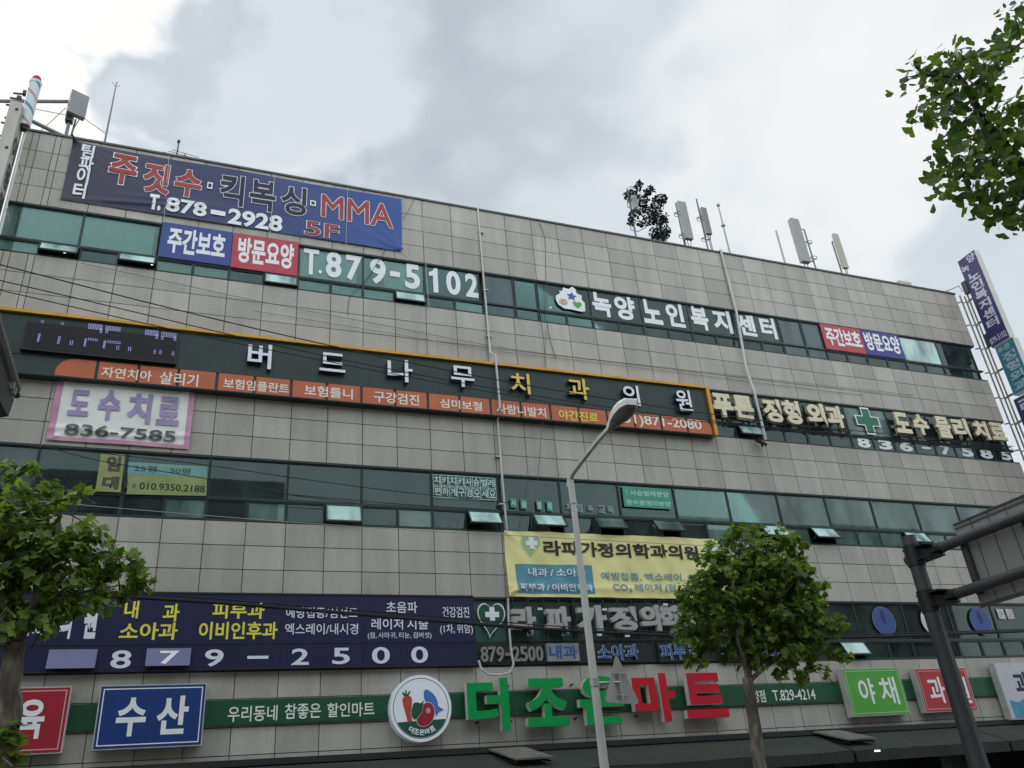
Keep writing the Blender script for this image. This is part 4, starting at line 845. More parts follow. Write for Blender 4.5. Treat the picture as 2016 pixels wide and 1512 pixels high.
proj('lower purple projecting sign cut by the right edge', -1.75, -.62, zs-11.5, zs-6.9, PURP, LIL, [(ch, (.80, 1.6, zs-7.6-i*.8, zs-7.0-i*.8), .035) for i, ch in enumerate('라파의원')])
tag(mk('bracket_box', MB().box(PXR-.05, PXR+.12, -.62, -.40, 20.6, 21.2).box(PXR, PXR+.1, -.66, -.42, 17.9, 18.5), DARKM, loc=(PXR, -.5, 18)), 'dark junction boxes on the pipes behind the purple projecting sign', 'junction box')
# left corner: weathered sign with dark lettering
p = at(45, 202, -1.1); SX = p.x; q0 = at(21, 198, -1.1)
t = thing('projecting_sign', 'weathered cream projecting sign at the left edge with dark letters', 'sign', (SX, -1, 10))
mk('box', MB().box(q0.x, SX, -1.1, -.45, 6, p.z), mat('weathered_cream_metal', (.50, .48, .42), .6, .22, 2.2, streak=1), t)
zt = p.z; mk('face', MB().box(SX+.001, SX+.008, -1.04, -.5, 8, zt-.5), mat('dirty_cream_face', (.46, .44, .38), .6, .2), t)
m = MB()
for i, ch in enumerate(('이', '용', '원')): put(m, ch, (-1.0, -.54, zt-1.9-i*1.0, zt-1.05-i*1.0), 0, .05, to=lambda x, y, z: (SX+.013-y, x, z))
mk('lettering', m, mat('slate_ink', (.05, .05, .075), .6, .2), t)
m = MB()
for px, py in ((33, 215), (13, 290)): q = at(px, py, -1.11); m.box(q.x-.035, q.x+.035, -1.125, -1.101, q.z-.035, q.z+.035)
mk('bolt', m, BLACKM, t)
# barber pole on its own pipe
a, b = at(66, 163, -.75), at(52, 250, -.75); c0 = at(57, 235, -.75)
bxx = (a.x+b.x)/2; t = thing('barber_pole', 'striped barber pole with a red ball on a white pipe at the left corner', 'barber pole', (bxx, -.75, 12))
def stripe_mat():
    m = bpy.data.materials.new('barber_stripe'); m.use_nodes = True; n, l = m.node_tree.nodes, m.node_tree.links; b_ = n['Principled BSDF']
    tcn = n.new('ShaderNodeTexCoord'); s = n.new('ShaderNodeSeparateXYZ'); l.new(tcn.outputs['Object'], s.inputs[0])
    at2 = n.new('ShaderNodeMath'); at2.operation = 'ARCTAN2'; l.new(s.outputs[1], at2.inputs[0]); l.new(s.outputs[0], at2.inputs[1])
    d1 = n.new('ShaderNodeMath'); d1.operation = 'DIVIDE'; l.new(at2.outputs[0], d1.inputs[0]); d1.inputs[1].default_value = 2*math.pi
    d2 = n.new('ShaderNodeMath'); d2.operation = 'MULTIPLY_ADD'; l.new(s.outputs[2], d2.inputs[0]); d2.inputs[1].default_value = .95; l.new(d1.outputs[0], d2.inputs[2])
    fr_ = n.new('ShaderNodeMath'); fr_.operation = 'FRACT'; l.new(d2.outputs[0], fr_.inputs[0])
    c = n.new('ShaderNodeValToRGB'); c.color_ramp.interpolation = 'CONSTANT'; l.new(fr_.outputs[0], c.inputs[0]); e_ = c.color_ramp.elements
    e_[0].color = (.60, .68, .70, 1); e_[1].position = .25; e_[1].color = (.12, .21, .33, 1)
    for p_, k_ in ((.38, (.60, .68, .70, 1)), (.74, (.46, .26, .25, 1)), (.86, (.60, .68, .70, 1))): z = e_.new(p_); z.color = k_
    l.new(c.outputs[0], b_.inputs['Base Color']); b_.inputs['Roughness'].default_value = .3; return m
def cyl(x, y, z0_, z1_, r, n=20): return MB().tube([(x, y, z0_), (x, y, z1_)], r, n)
mk('cylinder', cyl(bxx, -.75, b.z, a.z-.05, .155, 28), stripe_mat(), t, smooth=False)
mk('cap', cyl(bxx, -.75, a.z-.05, a.z+.04, .165, 28), WHITEP, t); mk('base', cyl(bxx, -.75, b.z-.12, b.z, .10, 20), BLACKM, t)
m = MB(); m.rings([[(bxx+.125*math.sin(u)*math.cos(v), -.75+.125*math.sin(u)*math.sin(v), a.z+.16-.125*math.cos(u)) for v in np.linspace(0, 2*math.pi, 16, endpoint=False)] for u in np.linspace(.05, math.pi-.05, 9)]); mk('ball', m, mat('red_ball', (.42, .03, .05), .3, .1), t, smooth=True)
m = MB().tube([(bxx+.03, -.66, 4), (bxx+.03, -.66, b.z-.1)], .035, 8); 
for z in (17.5, 15, 19.2): m.tube([(bxx+.03, -.66, z), (bxx+.03, .0, z-.02)], .025, 6)
mk('pipe', m, WHITEP, t)

# ------------------------------------------------------------------ rooftop aerials
RZ = 20.2
def box_panel(m, c, wdt, h, d, ang, tilt=0):
    ca, sa = math.cos(ang), math.sin(ang); up = Vector((0, -math.sin(tilt), math.cos(tilt))); ax = Vector((ca, sa, 0)); ay = Vector((-sa, ca, 0))
    m.obox(c, ax*wdt/2, ay*d/2, up*h/2)
PANEL = mat('aerial_panel', (.33, .335, .335), .5, .06); PANEL2 = mat('cream_aerial_panel', (.44, .43, .37), .5, .06)
def hoop(m, c, r, n=14, rr=.012): m.tube([(c[0]+r*math.cos(a), c[1]+r*math.sin(a), c[2]) for a in np.linspace(0, 2*math.pi, n)], rr, 5)
def aerial(label, y, pole=None, panel=None, hoops=(), rod=None, mt=PANEL, thick=.16, pr=.035, cab=None):
    """pole=(px,py top) ; panel=(x0,y0,x1,y1,width px): centre line top to bottom"""
    pts = [v for v in (pole, panel, rod) if v]; ref = at(pts[0][0], pts[0][1], y)
    t = thing('rooftop_aerial', label, 'antenna', (ref.x, y, RZ), 'rooftop aerials')
    if pole:
        a = at(pole[0], pole[1], y); mk('mast', MB().tube([(a.x, y, RZ), (a.x, y, a.z)], pr, 8), STEEL, t)
        m = MB()
        for px, py in hoops: q = at(px, py, y); hoop(m, (a.x, y, q.z), .17); m.tube([(a.x-.2, y, q.z), (a.x+.2, y, q.z)], .02, 5)
        if hoops: mk('clamp', m, DARKM, t)
    if panel:
        a, b = at(panel[0], panel[1], y-.15), at(panel[2], panel[3], y-.15); wd = abs(at(panel[2]+panel[4], panel[3], y).x-at(panel[2], panel[3], y).x)
        x = (a.x+b.x)/2; m = MB().box(x-wd/2, x+wd/2, y-.15-thick/2, y-.15+thick/2, b.z, a.z); mk('panel', m, mt, t)
        m = MB()
        for dx in (-.25, .25): m.tube([(x+dx*wd, y-.15, b.z+.02), (x+dx*wd*.6, y-.13, b.z-.3), (x, y-.1, RZ)], .016, 5)
        m.box(x-.04, x+.04, y-.07, y-.02, b.z+.2, b.z+.3).box(x-.04, x+.04, y-.07, y-.02, a.z-.35, a.z-.25)
        if pole: m.tube([(x, y-.05, b.z+.25), (at(pole[0], pole[1], y).x, y, b.z+.25)], .02, 5).tube([(x, y-.05, a.z-.3), (at(pole[0], pole[1], y).x, y, a.z-.3)], .02, 5)
        mk('feeder', m, DARKM, t)
    return t
aerial('small and large panel aerial pair right of the disguised aerial', .8, (1331, 400), (1346, 400, 1350, 470, 15), ((1329, 420), (1338, 463)), pr=.05)
t2 = aerial('slim mast with hoops and a narrow dark panel on the roof', .8, (1371, 392), (1387, 411, 1392, 461, 10), ((1378, 430), (1385, 470)), mt=mat('dark_aerial_panel', (.22, .225, .225), .5, .05), thick=.14)
aerial('broad grey panel aerial with hoops on the right part of the roof', .8, (1583, 452), (1566, 434, 1581, 516, 15), ((1586, 477), (1590, 507)), thick=.22)
aerial('narrow cream panel aerial, the rightmost on the roof', .8, (1638, 476), (1650, 463, 1658, 527, 9), (), mt=PANEL2, thick=.14)
for px0, px1, lb, cap_ in (((1416, 405), (1436, 502), 'thin grey rod with a knob between two groups of aerials', 1), ((1530, 455), (1544, 520), 'plain thin grey pipe left of the broad grey panel aerial', 0)):
    a, b = at(*px0, .8), at(*px1, .8); x = (a.x+b.x)/2
    t = thing('roof_rod', lb, 'rod', (x, .8, RZ)); mk('rod', MB().tube([(x, .8, RZ), (x, .8, a.z)], [.045, .03] if cap_ else .04, 8), GALV, t)
    if cap_: mk('knob', MB().tube([(x, .8, a.z-.02), (x, .8, a.z+.06)], .075, 10).tube([(x, .8, a.z-1.1), (x, .8, a.z-1.04)], .09, 8), GALV, t)
# left: flat panel aerial on a mast with pipe stays
y = .55; c = at(153, 207, y); t = thing('rooftop_aerial', 'grey box aerial on a mast near the left corner of the roof', 'antenna', (c.x, y, RZ), 'rooftop aerials')
m = MB(); box_panel(m, c, .52, .92, .17, math.radians(24)); mk('panel', m, mat('mid_grey_aerial_panel', (.27, .275, .275), .5, .06), t)
a = at(137, 235, y+.15); m = MB().tube([(a.x, y+.15, RZ), (a.x, y+.15, c.z-.2)], .055, 8); mk('mast', m, STEEL, t)
m = MB().box(a.x-.1, a.x+.1, y+.02, y+.22, a.z-.15, a.z+.2); b = at(148, 240, y); m.tube([(b.x, y, b.z+.1), (b.x-.02, y, b.z-.5), (b.x-.08, y, RZ)], .03, 6); b = at(155, 238, y); m.tube([(b.x, y, b.z+.05), (b.x-.1, y, b.z-.4), (b.x-.3, y, RZ)], .015, 5); mk('feeder', m, DARKM, t)
t = thing('pipe_stay', 'pair of grey pipes bracing the box aerial to the left sign', 'pipe', at(60, 240, .4))
mk('upper_pipe', MB().tube([at(-10, 199, .3), at(136, 200, .75)], .055, 8), STEEL, t); mk('lower_pipe', MB().tube([at(62, 238, -.1), at(132, 272, .5)], .06, 8), STEEL, t)
m = MB().tube([at(66, 214, .2), at(132, 227, .5)], .010, 4).tube([at(80, 258, .3), at(130, 212, .5)], .010, 4).tube([at(160, 229, .5), at(207, 262, .6)], .010, 4)
tag(mk('guy_wire', m, WIREG, loc=at(100, 240, .4)), 'thin wires stretched around the box aerial at the left corner', 'wire')
y = .6; x = at(206, 280, y).x; zt = at(216, 168, y).z
t = thing('lightning_rod', 'tall thin lightning rod with a forked tip above the martial arts banner', 'lightning rod', (x, y, RZ))
mk('rod', MB().tube([(x, y, RZ), (x, y, zt)], [.04, .022], 8), STEEL, t)
m = MB().tube([(x, y, zt), (x, y, zt+.22)], .010, 5)
for a in range(4): m.tube([(x, y, zt), (x+.13*math.cos(a*1.57+.4), y+.13*math.sin(a*1.57+.4), zt+.12)], .008, 4)
mk('fork', m, STEEL, t)
m = MB()
for dx, dy in ((-.55, .1), (.75, -.1), (-.25, .6), (.3, .6)): m.tube([(x, y, RZ+1.05), (x+dx, y+dy, RZ+.4)], .007, 4)
mk('guy', m, WIREG, t)
y = .7; a = at(351, 284, y); b = at(366, 290, y)
t = thing('television_aerial', 'old television aerial with bare rods on the roof above the banner', 'antenna', (a.x, y, RZ))
mk('mast', MB().tube([(a.x, y, RZ), (a.x, y, a.z+.1)], .025, 6).tube([(a.x, y, a.z+.08), (a.x, y, a.z+.16)], .05, 8), DARKM, t)
m = MB().tube([(b.x-.35, y, RZ+.3), (b.x, y+.3, b.z)], .018, 6)
for i in range(4):
    c = Vector((b.x-.35, y, b.z-.5)).lerp(Vector((b.x, y+.3, b.z)), i/3); m.tube([c+Vector((-.42, 0, .06)), c+Vector((.42, 0, -.06))], .009, 5)
mk('rods', m, DARKM, t)

# ------------------------------------------------------------------ leaves
def leaf_shape(kind):
    if kind == 'plane':      # five lobes with a stalk end
        a = [(0, 0), (.22, .02), (.50, .10), (.38, .28), (.62, .55), (.32, .55), (.22, .72), (0, 1.0)]
        P = a+[(-x, y) for x, y in a[-2:0:-1]]
    elif kind == 'ginkgo':
        P = [(0, 0)]+[(math.sin(t_)*(1 if abs(t_) > .12 else .82), math.cos(t_)*(1 if abs(t_) > .12 else .82)) for t_ in np.linspace(1.05, -1.05, 9)]
    else: P = [(0, 0), (.5, .35), (.35, .8), (0, 1), (-.35, .8), (-.5, .35)]
    return np.array(P)
def leaves(pts, outs, size, kind, droop=.3, up=.8):
    P = leaf_shape(kind); n = len(P); V = []; Fc = []
    c = np.array([0, .42]); 
    for i, (p_, o_) in enumerate(zip(pts, outs)):
        s = size*rng.uniform(.55, 1.35)
        nrm = Vector((rng.normal(0, .55), rng.normal(0, .55), up+rng.normal(0, .35)))+Vector(o_)*.55; nrm.normalize()
        t_ = Vector(o_)+Vector(rng.normal(0, .6, 3))+Vector((0, 0, -droop)); t_ = t_-nrm*t_.dot(nrm)
        if t_.length < .05: t_ = nrm.orthogonal()
        t_.normalize(); b = nrm.cross(t_); base = len(V); cup = rng.uniform(-.05, .28); curl = rng.uniform(-.1, .35)
        for x, yv in P: V.append(tuple(Vector(p_)+(b*x+t_*yv)*s+nrm*s*(cup*abs(x)-curl*yv*yv)))
        V.append(tuple(Vector(p_)+(t_*.42)*s-nrm*s*.06))
        for j in range(n): Fc.append((base+n, base+j, base+(j+1) % n))
    m = MB(); m.v = V; m.f = Fc; m.m = [0]*len(Fc); return m
def scatter(blobs, y, dens, yspread=1.0, shell=.30, spray=.115):
    """blobs (px,py,r px) are foliage clumps round the plane y; leaves come in sprays; returns points, outward directions, spray centres"""
    pts, outs, cen = [], [], []; cs = []
    for (px, py, r) in blobs:
        c = at(px, py, y); cs.append((c, max(.05, abs(at(px+r, py, y).x-c.x)*.98-.06)))
    for c, rr in cs:
        dy = rng.uniform(-.3, .3)*yspread
        for _ in range(max(2, int(dens*rr**2.1/11))):
            d = Vector(rng.normal(0, 1, 3)).normalized(); r_ = rr*(shell+(1-shell)*rng.random()**.6)*rng.uniform(.7, 1.12)
            k = Vector((c.x, y+dy, c.z))+Vector((d.x*r_, d.y*r_*yspread, d.z*r_)); cen.append((k, d))
            g_ = Vector(rng.normal(0, 1, 3)).normalized()
            for _ in range(int(rng.integers(7, 15))):
                u = Vector(rng.normal(0, .62, 3)); u -= g_*u.dot(g_)*.45
                pts.append(k+u*spray); outs.append((d*.7+u*.6).normalized())
    return pts, outs, cen
def branch(m, pts, r0, r1, n=8):
    k = len(pts); P = []
    pts = [Vector(p_) for p_ in pts]
    for i in range(k-1):
        for u in (0, .33, .66): P.append(pts[i].lerp(pts[i+1], u)+Vector((rng.normal(0, 1), rng.normal(0, 1), 0))*r0*.10)
    P.append(pts[-1]); m.tube(P, [r0+(r1-r0)*i/(len(P)-1) for i in range(len(P))], n)
def bark_mat():
    m = bpy.data.materials.new('plane_bark'); m.use_nodes = True; n, l = m.node_tree.nodes, m.node_tree.links; b = n['Principled BSDF']
    t_ = n.new('ShaderNodeTexCoord'); v = n.new('ShaderNodeTexNoise'); v.inputs['Scale'].default_value = 7; v.inputs['Detail'].default_value = 5; mp = n.new('ShaderNodeMapping'); mp.inputs['Scale'].default_value = (1, 1, .35)
    l.new(t_.outputs['Object'], mp.inputs[0]); l.new(mp.outputs[0], v.inputs['Vector']); c = n.new('ShaderNodeValToRGB'); l.new(v.outputs[0], c.inputs[0]); e_ = c.color_ramp.elements
    e_[0].position = .38; e_[0].color = (.065, .055, .042, 1); e_[1].position = .62; e_[1].color = (.23, .20, .16, 1); k_ = e_.new(.5); k_.color = (.13, .11, .085, 1)
    l.new(c.outputs[0], b.inputs['Base Color']); b.inputs['Roughness'].default_value = .85
    bp = n.new('ShaderNodeBump'); bp.inputs['Strength'].default_value = .9; bp.inputs['Distance'].default_value = .03; l.new(v.outputs[0], bp.inputs['Height']); l.new(bp.outputs[0], b.inputs['Normal']); return m
BARK = bark_mat(); PLF = leaf_mat('plane_leaf', (.050, .098, .028), (.235, .32, .075), .45); GKF = leaf_mat('ginkgo_leaf', (.045, .088, .036), (.15, .22, .05), .40)

def plane_tree(label, y, trunk, r0, r1, limbs, blobs, dens, size):
    base = at(*trunk[0], y); t = thing('plane_tree', label, 'tree', (base.x, y, .13), 'plane trees on the pavement')
    m = MB(); pts = [Vector((base.x-.02, y, .1))]+[at(*q_, y) for q_ in trunk]; branch(m, pts, r0, r1, 12); mk('trunk', m, BARK, t, smooth=True)
    m = MB()
    for (ps, ra, rb, dy) in limbs: branch(m, [at(*q_, y)+Vector((0, dy*i/max(1, len(ps)-1), 0)) for i, q_ in enumerate(ps)], ra, rb, 7)
    P, O, Cn = scatter(blobs, y, dens)
    for c_, d_ in Cn[::3]: m.tube([c_-d_*.34-Vector((0, 0, .05)), c_-d_*.12, c_+d_*.06], [.013, .008, .003], 5)
    mk('branch', m, BARK, t, smooth=True)
    mk('crown', leaves(P, O, size, 'plane', .35, .75), PLF, t)
plane_tree('leafy young plane tree in front of the yellow banner and mart letters', -8.5, [(1495, 1512), (1482, 1400), (1472, 1335)], .125, .095,
    [([(1472, 1338), (1462, 1310), (1444, 1270), (1432, 1210), (1425, 1150)], .05, .02, -.3), ([(1474, 1340), (1478, 1290), (1482, 1200), (1486, 1090)], .065, .02, .1), ([(1476, 1340), (1500, 1322), (1545, 1290), (1590, 1240)], .05, .015, .3), ([(1482, 1250), (1520, 1190), (1550, 1140)], .03, .012, -.4), ([(1440, 1265), (1400, 1230), (1370, 1180)], .03, .012, .3)],
    [(1484, 1056, 30), (1470, 1090, 52), (1510, 1085, 50), (1430, 1112, 50), (1500, 1130, 75), (1555, 1125, 58), (1592, 1140, 40), (1610, 1160, 20), (1405, 1150, 42), (1440, 1180, 68), (1530, 1190, 85), (1590, 1190, 50), (1365, 1175, 42), (1395, 1215, 62), (1350, 1200, 22), (1350, 1245, 34), (1450, 1235, 72), (1540, 1240, 72), (1600, 1235, 50), (1634, 1215, 30), (1655, 1225, 14), (1640, 1255, 20), (1395, 1262, 35), (1375, 1285, 18), (1440, 1282, 26), (1560, 1285, 38), (1600, 1285, 28), (1535, 1318, 22), (1600, 1312, 22), (1620, 1325, 14), (1505, 1290, 25), (1660, 1238, 10), (1462, 1040, 10), (1500, 1036, 12), (1628, 1180, 10), (1335, 1222, 8), (1672, 1222, 7), (1575, 1332, 12), (1645, 1290, 14), (1420, 1100, 14), (1350, 1165, 12)], 980, .122)
plane_tree('large leafy plane tree at the left edge of the picture', -8.7, [(2, 1512), (18, 1400), (24, 1330), (32, 1265)], .17, .12,
    [([(32, 1268), (52, 1230), (72, 1190), (100, 1110), (120, 1040)], .085, .03, -.2), ([(30, 1268), (22, 1200), (20, 1100), (40, 1000)], .07, .02, .2), ([(70, 1195), (130, 1140), (200, 1100)], .035, .012, -.3), ([(28, 1270), (-20, 1180), (-60, 1080)], .06, .02, .2), ([(80, 1180), (150, 1165), (230, 1150)], .03, .01, .1)],
    [(20, 955, 30), (52, 962, 34), (100, 968, 18), (30, 1000, 55), (80, 1010, 50), (130, 1005, 34), (158, 985, 14), (165, 1020, 20), (-40, 1020, 70), (20, 1060, 75), (95, 1065, 62), (150, 1060, 45), (185, 1070, 38), (215, 1082, 28), (-50, 1110, 80), (40, 1125, 85), (120, 1115, 70), (185, 1115, 50), (230, 1115, 36), (255, 1105, 22), (262, 1135, 22), (285, 1147, 12), (240, 1155, 26), (-30, 1190, 80), (50, 1185, 62), (125, 1165, 58), (185, 1160, 40), (215, 1170, 22), (100, 1205, 34), (150, 1195, 30), (-60, 1230, 60), (200, 1195, 14), (8, 1460, 24), (30, 1445, 12), (0, 1490, 28), (28, 1480, 16), (60, 1230, 30), (10, 1225, 40), (120, 1190, 40), (60, 940, 16), (12, 938, 20), (118, 975, 12), (225, 1098, 14), (275, 1145, 8), (95, 1240, 18), (-10, 1250, 40)], 1450, .130)
# ginkgo near the camera, trunk beyond the right edge
y = -19.0; tr = Vector((10.6, y, .13)); t = thing('ginkgo_tree', 'ginkgo branches with fan shaped leaves reaching in at the upper right', 'tree', tr)
m = MB(); branch(m, [(10.6, y, .1), (10.55, y, 3.0), (10.5, y, 5.2), (10.45, y, 8.5)], .16, .09, 12); mk('trunk', m, mat('grey_bark', (.16, .14, .12), .9, .3, 9, bump=.5), t, smooth=True)
m = MB(); J_ = lambda *a: [at(px, py, y) for px, py in a]
branch(m, [Vector((10.5, y, 5.4))]+J_((2010, 330), (1960, 270), (1925, 215), (1900, 165), (1868, 125)), .05, .010, 7)
branch(m, J_((1925, 215), (1905, 175), (1955, 135), (1990, 100), (2030, 70)), .014, .007, 6); branch(m, J_((1900, 165), (1860, 150), (1810, 148), (1785, 152)), .012, .003, 5)
branch(m, J_((1960, 270), (1930, 310), (1890, 350), (1860, 365)), .02, .004, 5); branch(m, [Vector((10.5, y, 5.0))]+J_((2030, 380), (1990, 400), (1975, 425)), .03, .005, 6); branch(m, [Vector((10.5, y, 6.9))]+J_((2030, 20), (2000, 60)), .03, .006, 6)
mk('branch', m, mat('dark_twig', (.045, .04, .035), .9, 0), t, smooth=True)
gb = [(2005, 20, 22), (1998, 50, 24), (1990, 85, 22), (2012, 110, 22), (1968, 105, 14), (1945, 115, 22), (1950, 140, 14), (1968, 152, 8), (1880, 110, 14), (1882, 92, 6), (1848, 118, 10), (1865, 128, 18), (1838, 135, 22), (1810, 140, 14), (1790, 138, 12), (1785, 152, 10), (1808, 165, 7), (1850, 155, 30), (1895, 140, 30), (1915, 165, 26), (1880, 180, 36), (1838, 180, 14), (1820, 205, 12), (1812, 230, 10), (1835, 232, 14), (1860, 212, 28), (1905, 205, 34), (1930, 180, 22), (1925, 235, 34), (1965, 215, 24), (1995, 205, 22), (2012, 230, 26), (1880, 240, 20), (1900, 270, 36), (1945, 265, 40), (1990, 265, 40), (1870, 275, 16), (1865, 300, 18), (1880, 320, 34), (1925, 310, 42), (1975, 315, 44), (2010, 320, 40), (1855, 320, 8), (1895, 355, 32), (1940, 355, 38), (1985, 360, 38), (1850, 365, 10), (1868, 365, 12), (1925, 385, 20), (1965, 390, 22), (1998, 395, 26), (1955, 415, 10), (1980, 428, 16), (2008, 430, 12), (1850, 340, 6), (1995, 435, 14)]
P, O = [], []
for (px, py, r) in gb:
    c = at(px, py, y); rr = abs(at(px+r, py, y).x-c.x)*.92
    for _ in range(max(3, int(520*rr**1.45))):
        d = Vector(rng.normal(0, 1, 3)).normalized(); k = rr*rng.random()**.45; dy = rng.uniform(-.10, .10); q = Vector((c.x+d.x*k, y+d.y*k*1.1+dy, c.z+d.z*k)); P.append(q); O.append(d)
mk('crown', leaves(P, O, .053, 'ginkgo', .2, .35), GKF, t)
# disguised aerial on the roof
y = .8; fb = [(1248, 378, 13), (1238, 385, 9), (1258, 363, 6), (1250, 400, 7), (1280, 374, 7), (1274, 380, 5), (1265, 395, 12), (1262, 412, 9), (1250, 420, 9), (1243, 435, 7), (1296, 396, 14), (1304, 392, 7), (1286, 410, 15), (1278, 428, 13), (1296, 428, 16), (1305, 430, 8), (1300, 452, 17), (1290, 462, 12), (1308, 460, 10), (1262, 440, 5), (1300, 470, 12)]
a = at(1246, 385, y); t = thing('disguised_aerial', 'roof aerial wrapped in dark artificial foliage on a bare pole', 'antenna', (a.x, y, RZ))
b = at(1252, 466, y); mk('mast', MB().tube([(b.x, y, RZ), (b.x, y, a.z+.3)], .04, 8).tube([at(1299, 440, y+.1), Vector((at(1302, 478, y+.1).x, y+.1, RZ))], .05, 8), STEEL, t)
c = at(1249, 401, y-.1); mk('panel', MB().box(c.x-.14, c.x+.12, y-.18, y-.04, c.z-.35, c.z+.38), PANEL, t)
m = MB()
for px, py in ((1248, 400), (1254, 445)): q = at(px, py, y); hoop(m, (q.x+.05, y, q.z), .34, 7, .016)
mk('hoop', m, STEEL, t)
P, O = [], []
for (px, py, r) in fb:
    c = at(px, py, y); rr = abs(at(px+r, py, y).x-c.x)*.92
    for _ in range(int(40+900*rr**2)):
        d = Vector(rng.normal(0, 1, 3)).normalized(); P.append(Vector((c.x, y, c.z))+d*rr*rng.random()**.4); O.append(d)
mk('foliage', leaves(P, O, .10, 'oval'), mat('artificial_leaf', (.026, .042, .038), .7, .3, 6), t)
q = at(1775, 560, .5); tag(mk('roof_duct', MB().box(q.x-.35, q.x+.35, .3, .6, RZ, q.z+.03), mat('cream_duct', (.5, .46, .38), .6), loc=(q.x, .45, RZ)), 'small cream duct lying on the roof edge near the right corner', 'duct')
m = MB().tube([at(1855, 577, .1), at(1888, 563, .0), at(1895, 574, -.1)], .02, 6); tag(mk('roof_rail', m, STEEL, loc=at(1870, 570, 0)), 'bent grey rail at the right end of the roofline', 'rail')
m = MB()
q = at(6, 300, .5); m.tube([(q.x, .5, RZ), (q.x+.1, .5, at(12, 195, .5).z)], .07, 8)
for i in range(9): z = RZ+.4+i*.26; m.tube([(q.x-.25+.05*(i % 3), .5, z+.05*(i % 2)), (q.x+.3-.04*(i % 2), .45, z)], .035, 6); m.box(q.x+.12*((i % 3)-1), q.x+.12*((i % 3)-1)+.12, .36, .5, z-.06, z+.08)
tag(mk('cable_mast', m, DARKM, loc=(q.x, .5, RZ)), 'dark mast crowded with clamps behind the sign at the left edge', 'mast')

# ------------------------------------------------------------------ street lamp with a road sign seen from behind
lx, ly = 10.2, -8.5; t = thing('street_lamp', 'tall grey street lamp with a bent arm in front of the facade', 'street lamp', (lx, ly, .13))
LP = mat('lamp_post_paint', (.62, .62, .58), .5, .18, 4, streak=1)
zt = at(1120, 962, ly).z
mk('pole', MB().tube([(lx, ly, .1), (lx, ly, zt-.28)], [.088, .056], 8), LP, t); mk('collar', MB().tube([(lx, ly, zt-.30), (lx, ly, zt-.26)], .068, 10).tube([(lx, ly, zt-.26), (lx, ly, zt+.16)], .060, 10), LP, t)
ap = [atx(1120, 958, lx), atx(1122, 944, lx), atx(1128, 930, lx), atx(1146, 906, lx), atx(1178, 866, lx), atx(1203, 838, lx)]
mk('arm', MB().tube(ap, [.055, .055, .055, .052, .046, .042], 4), LP, t)
h0, h1 = atx(1200, 842, lx), atx(1243, 793, lx); ax = (h1-h0); Ln = ax.length; ax.normalize(); upv = Vector((1, 0, 0)).cross(ax); upv = upv if upv.z > 0 else -upv; sv = Vector((1, 0, 0))
def head(sections, m, top):
    rs = []
    for u, wd, hu, hd_ in sections:
        c = h0+ax*Ln*u; r = []
        for k in range(9):
            a = math.pi*k/8; r.append(c+sv*wd*math.cos(a)+upv*(hu*math.sin(a) if top else -hd_*math.sin(a)))
        rs.append(r)
    m.rings(rs)
sec = [(-.02, .045, .04, .03), (.12, .07, .055, .05), (.35, .135, .10, .08), (.6, .172, .12, .11), (.85, .168, .11, .10), (.97, .125, .08, .05), (1.02, .085, .05, .02)]
def outline_(k, n=6):
    return [h0+ax*Ln*u+sv*wd*k for u, wd, a, b in sec]+[h0+ax*Ln*u-sv*wd*k for u, wd, a, b in sec[::-1]]
m = MB(); o0 = outline_(1.0); o1 = outline_(1.03)
m.rings([[p_-upv*.045 for p_ in o1], [p_+upv*.05 for p_ in o0], [p_+upv*.12+(h0+ax*Ln*.5-p_)*.22 for p_ in o0], [p_+upv*.15+(h0+ax*Ln*.5-p_)*.6 for p_ in o0]])
mk('head_shell', m, mat('pale_shell', (.80, .80, .76), .4, .08), t)
m = MB(); head([(.0+u*.985, wd*.93, .01, b*.9+.045) for u, wd, a, b in sec], m, False); mk('glass_bowl', m, mat('dusty_bowl', (.15, .145, .135), .3, .3, 6), t, smooth=True)
# triangular plate
c = at(1215, 1362, ly+.02); t = thing('road_sign', 'triangular road sign seen from behind clamped to the street lamp', 'road sign', (c.x, ly, 3.2))
th = math.radians(24); e1 = Vector((math.cos(th), math.sin(th), 0)); nn = Vector((-math.sin(th), math.cos(th), 0))
cen = Vector((10.70, ly+.05, 3.56)); pts = []
for k in range(3):
    a0 = math.pi/2+k*2*math.pi/3
    for d in np.linspace(-.9, .9, 6): pts.append((.43*math.cos(a0)+.055*math.cos(a0+d), .43*math.sin(a0)+.055*math.sin(a0+d)))
def tri(o0, o1, s, m): 
    n_ = len(pts); m.add([cen+e1*x*s+Vector((0, 0, 1))*z*s+nn*o0 for x, z in pts]+[cen+e1*x*s+Vector((0, 0, 1))*z*s+nn*o1 for x, z in pts], [tuple(range(n_))[::-1], tuple(range(n_, 2*n_))]+[(i, (i+1) % n_, n_+(i+1) % n_, n_+i) for i in range(n_)])
m = MB(); tri(-.004, .004, 1, m); mk('plate', m, mat('bare_aluminium', (.42, .42, .40), .45, .1, 5, metal=.25), t)
m = MB(); tri(.0045, .006, .97, m); mk('red_face', m, RED, t); m = MB(); tri(.0065, .008, .72, m); mk('yellow_face', m, mat('road_sign_yellow', (.65, .45, .05), .5), t)
m = MB(); b0 = cen-nn*.045-e1*.05
m.tube([b0+Vector((0, 0, -.22)), b0+Vector((0, 0, .22))], .022, 8)
for dz in (-.15, .2): m.tube([b0+e1*-.11+Vector((0, 0, dz)), b0+e1*.2+Vector((0, 0, dz))], .014, 6)
m.tube([Vector((lx, ly, cen.z+.06)), b0+Vector((0, 0, .06))], .02, 8).tube([(lx, ly, cen.z), (lx, ly, cen.z+.13)], .083, 12)
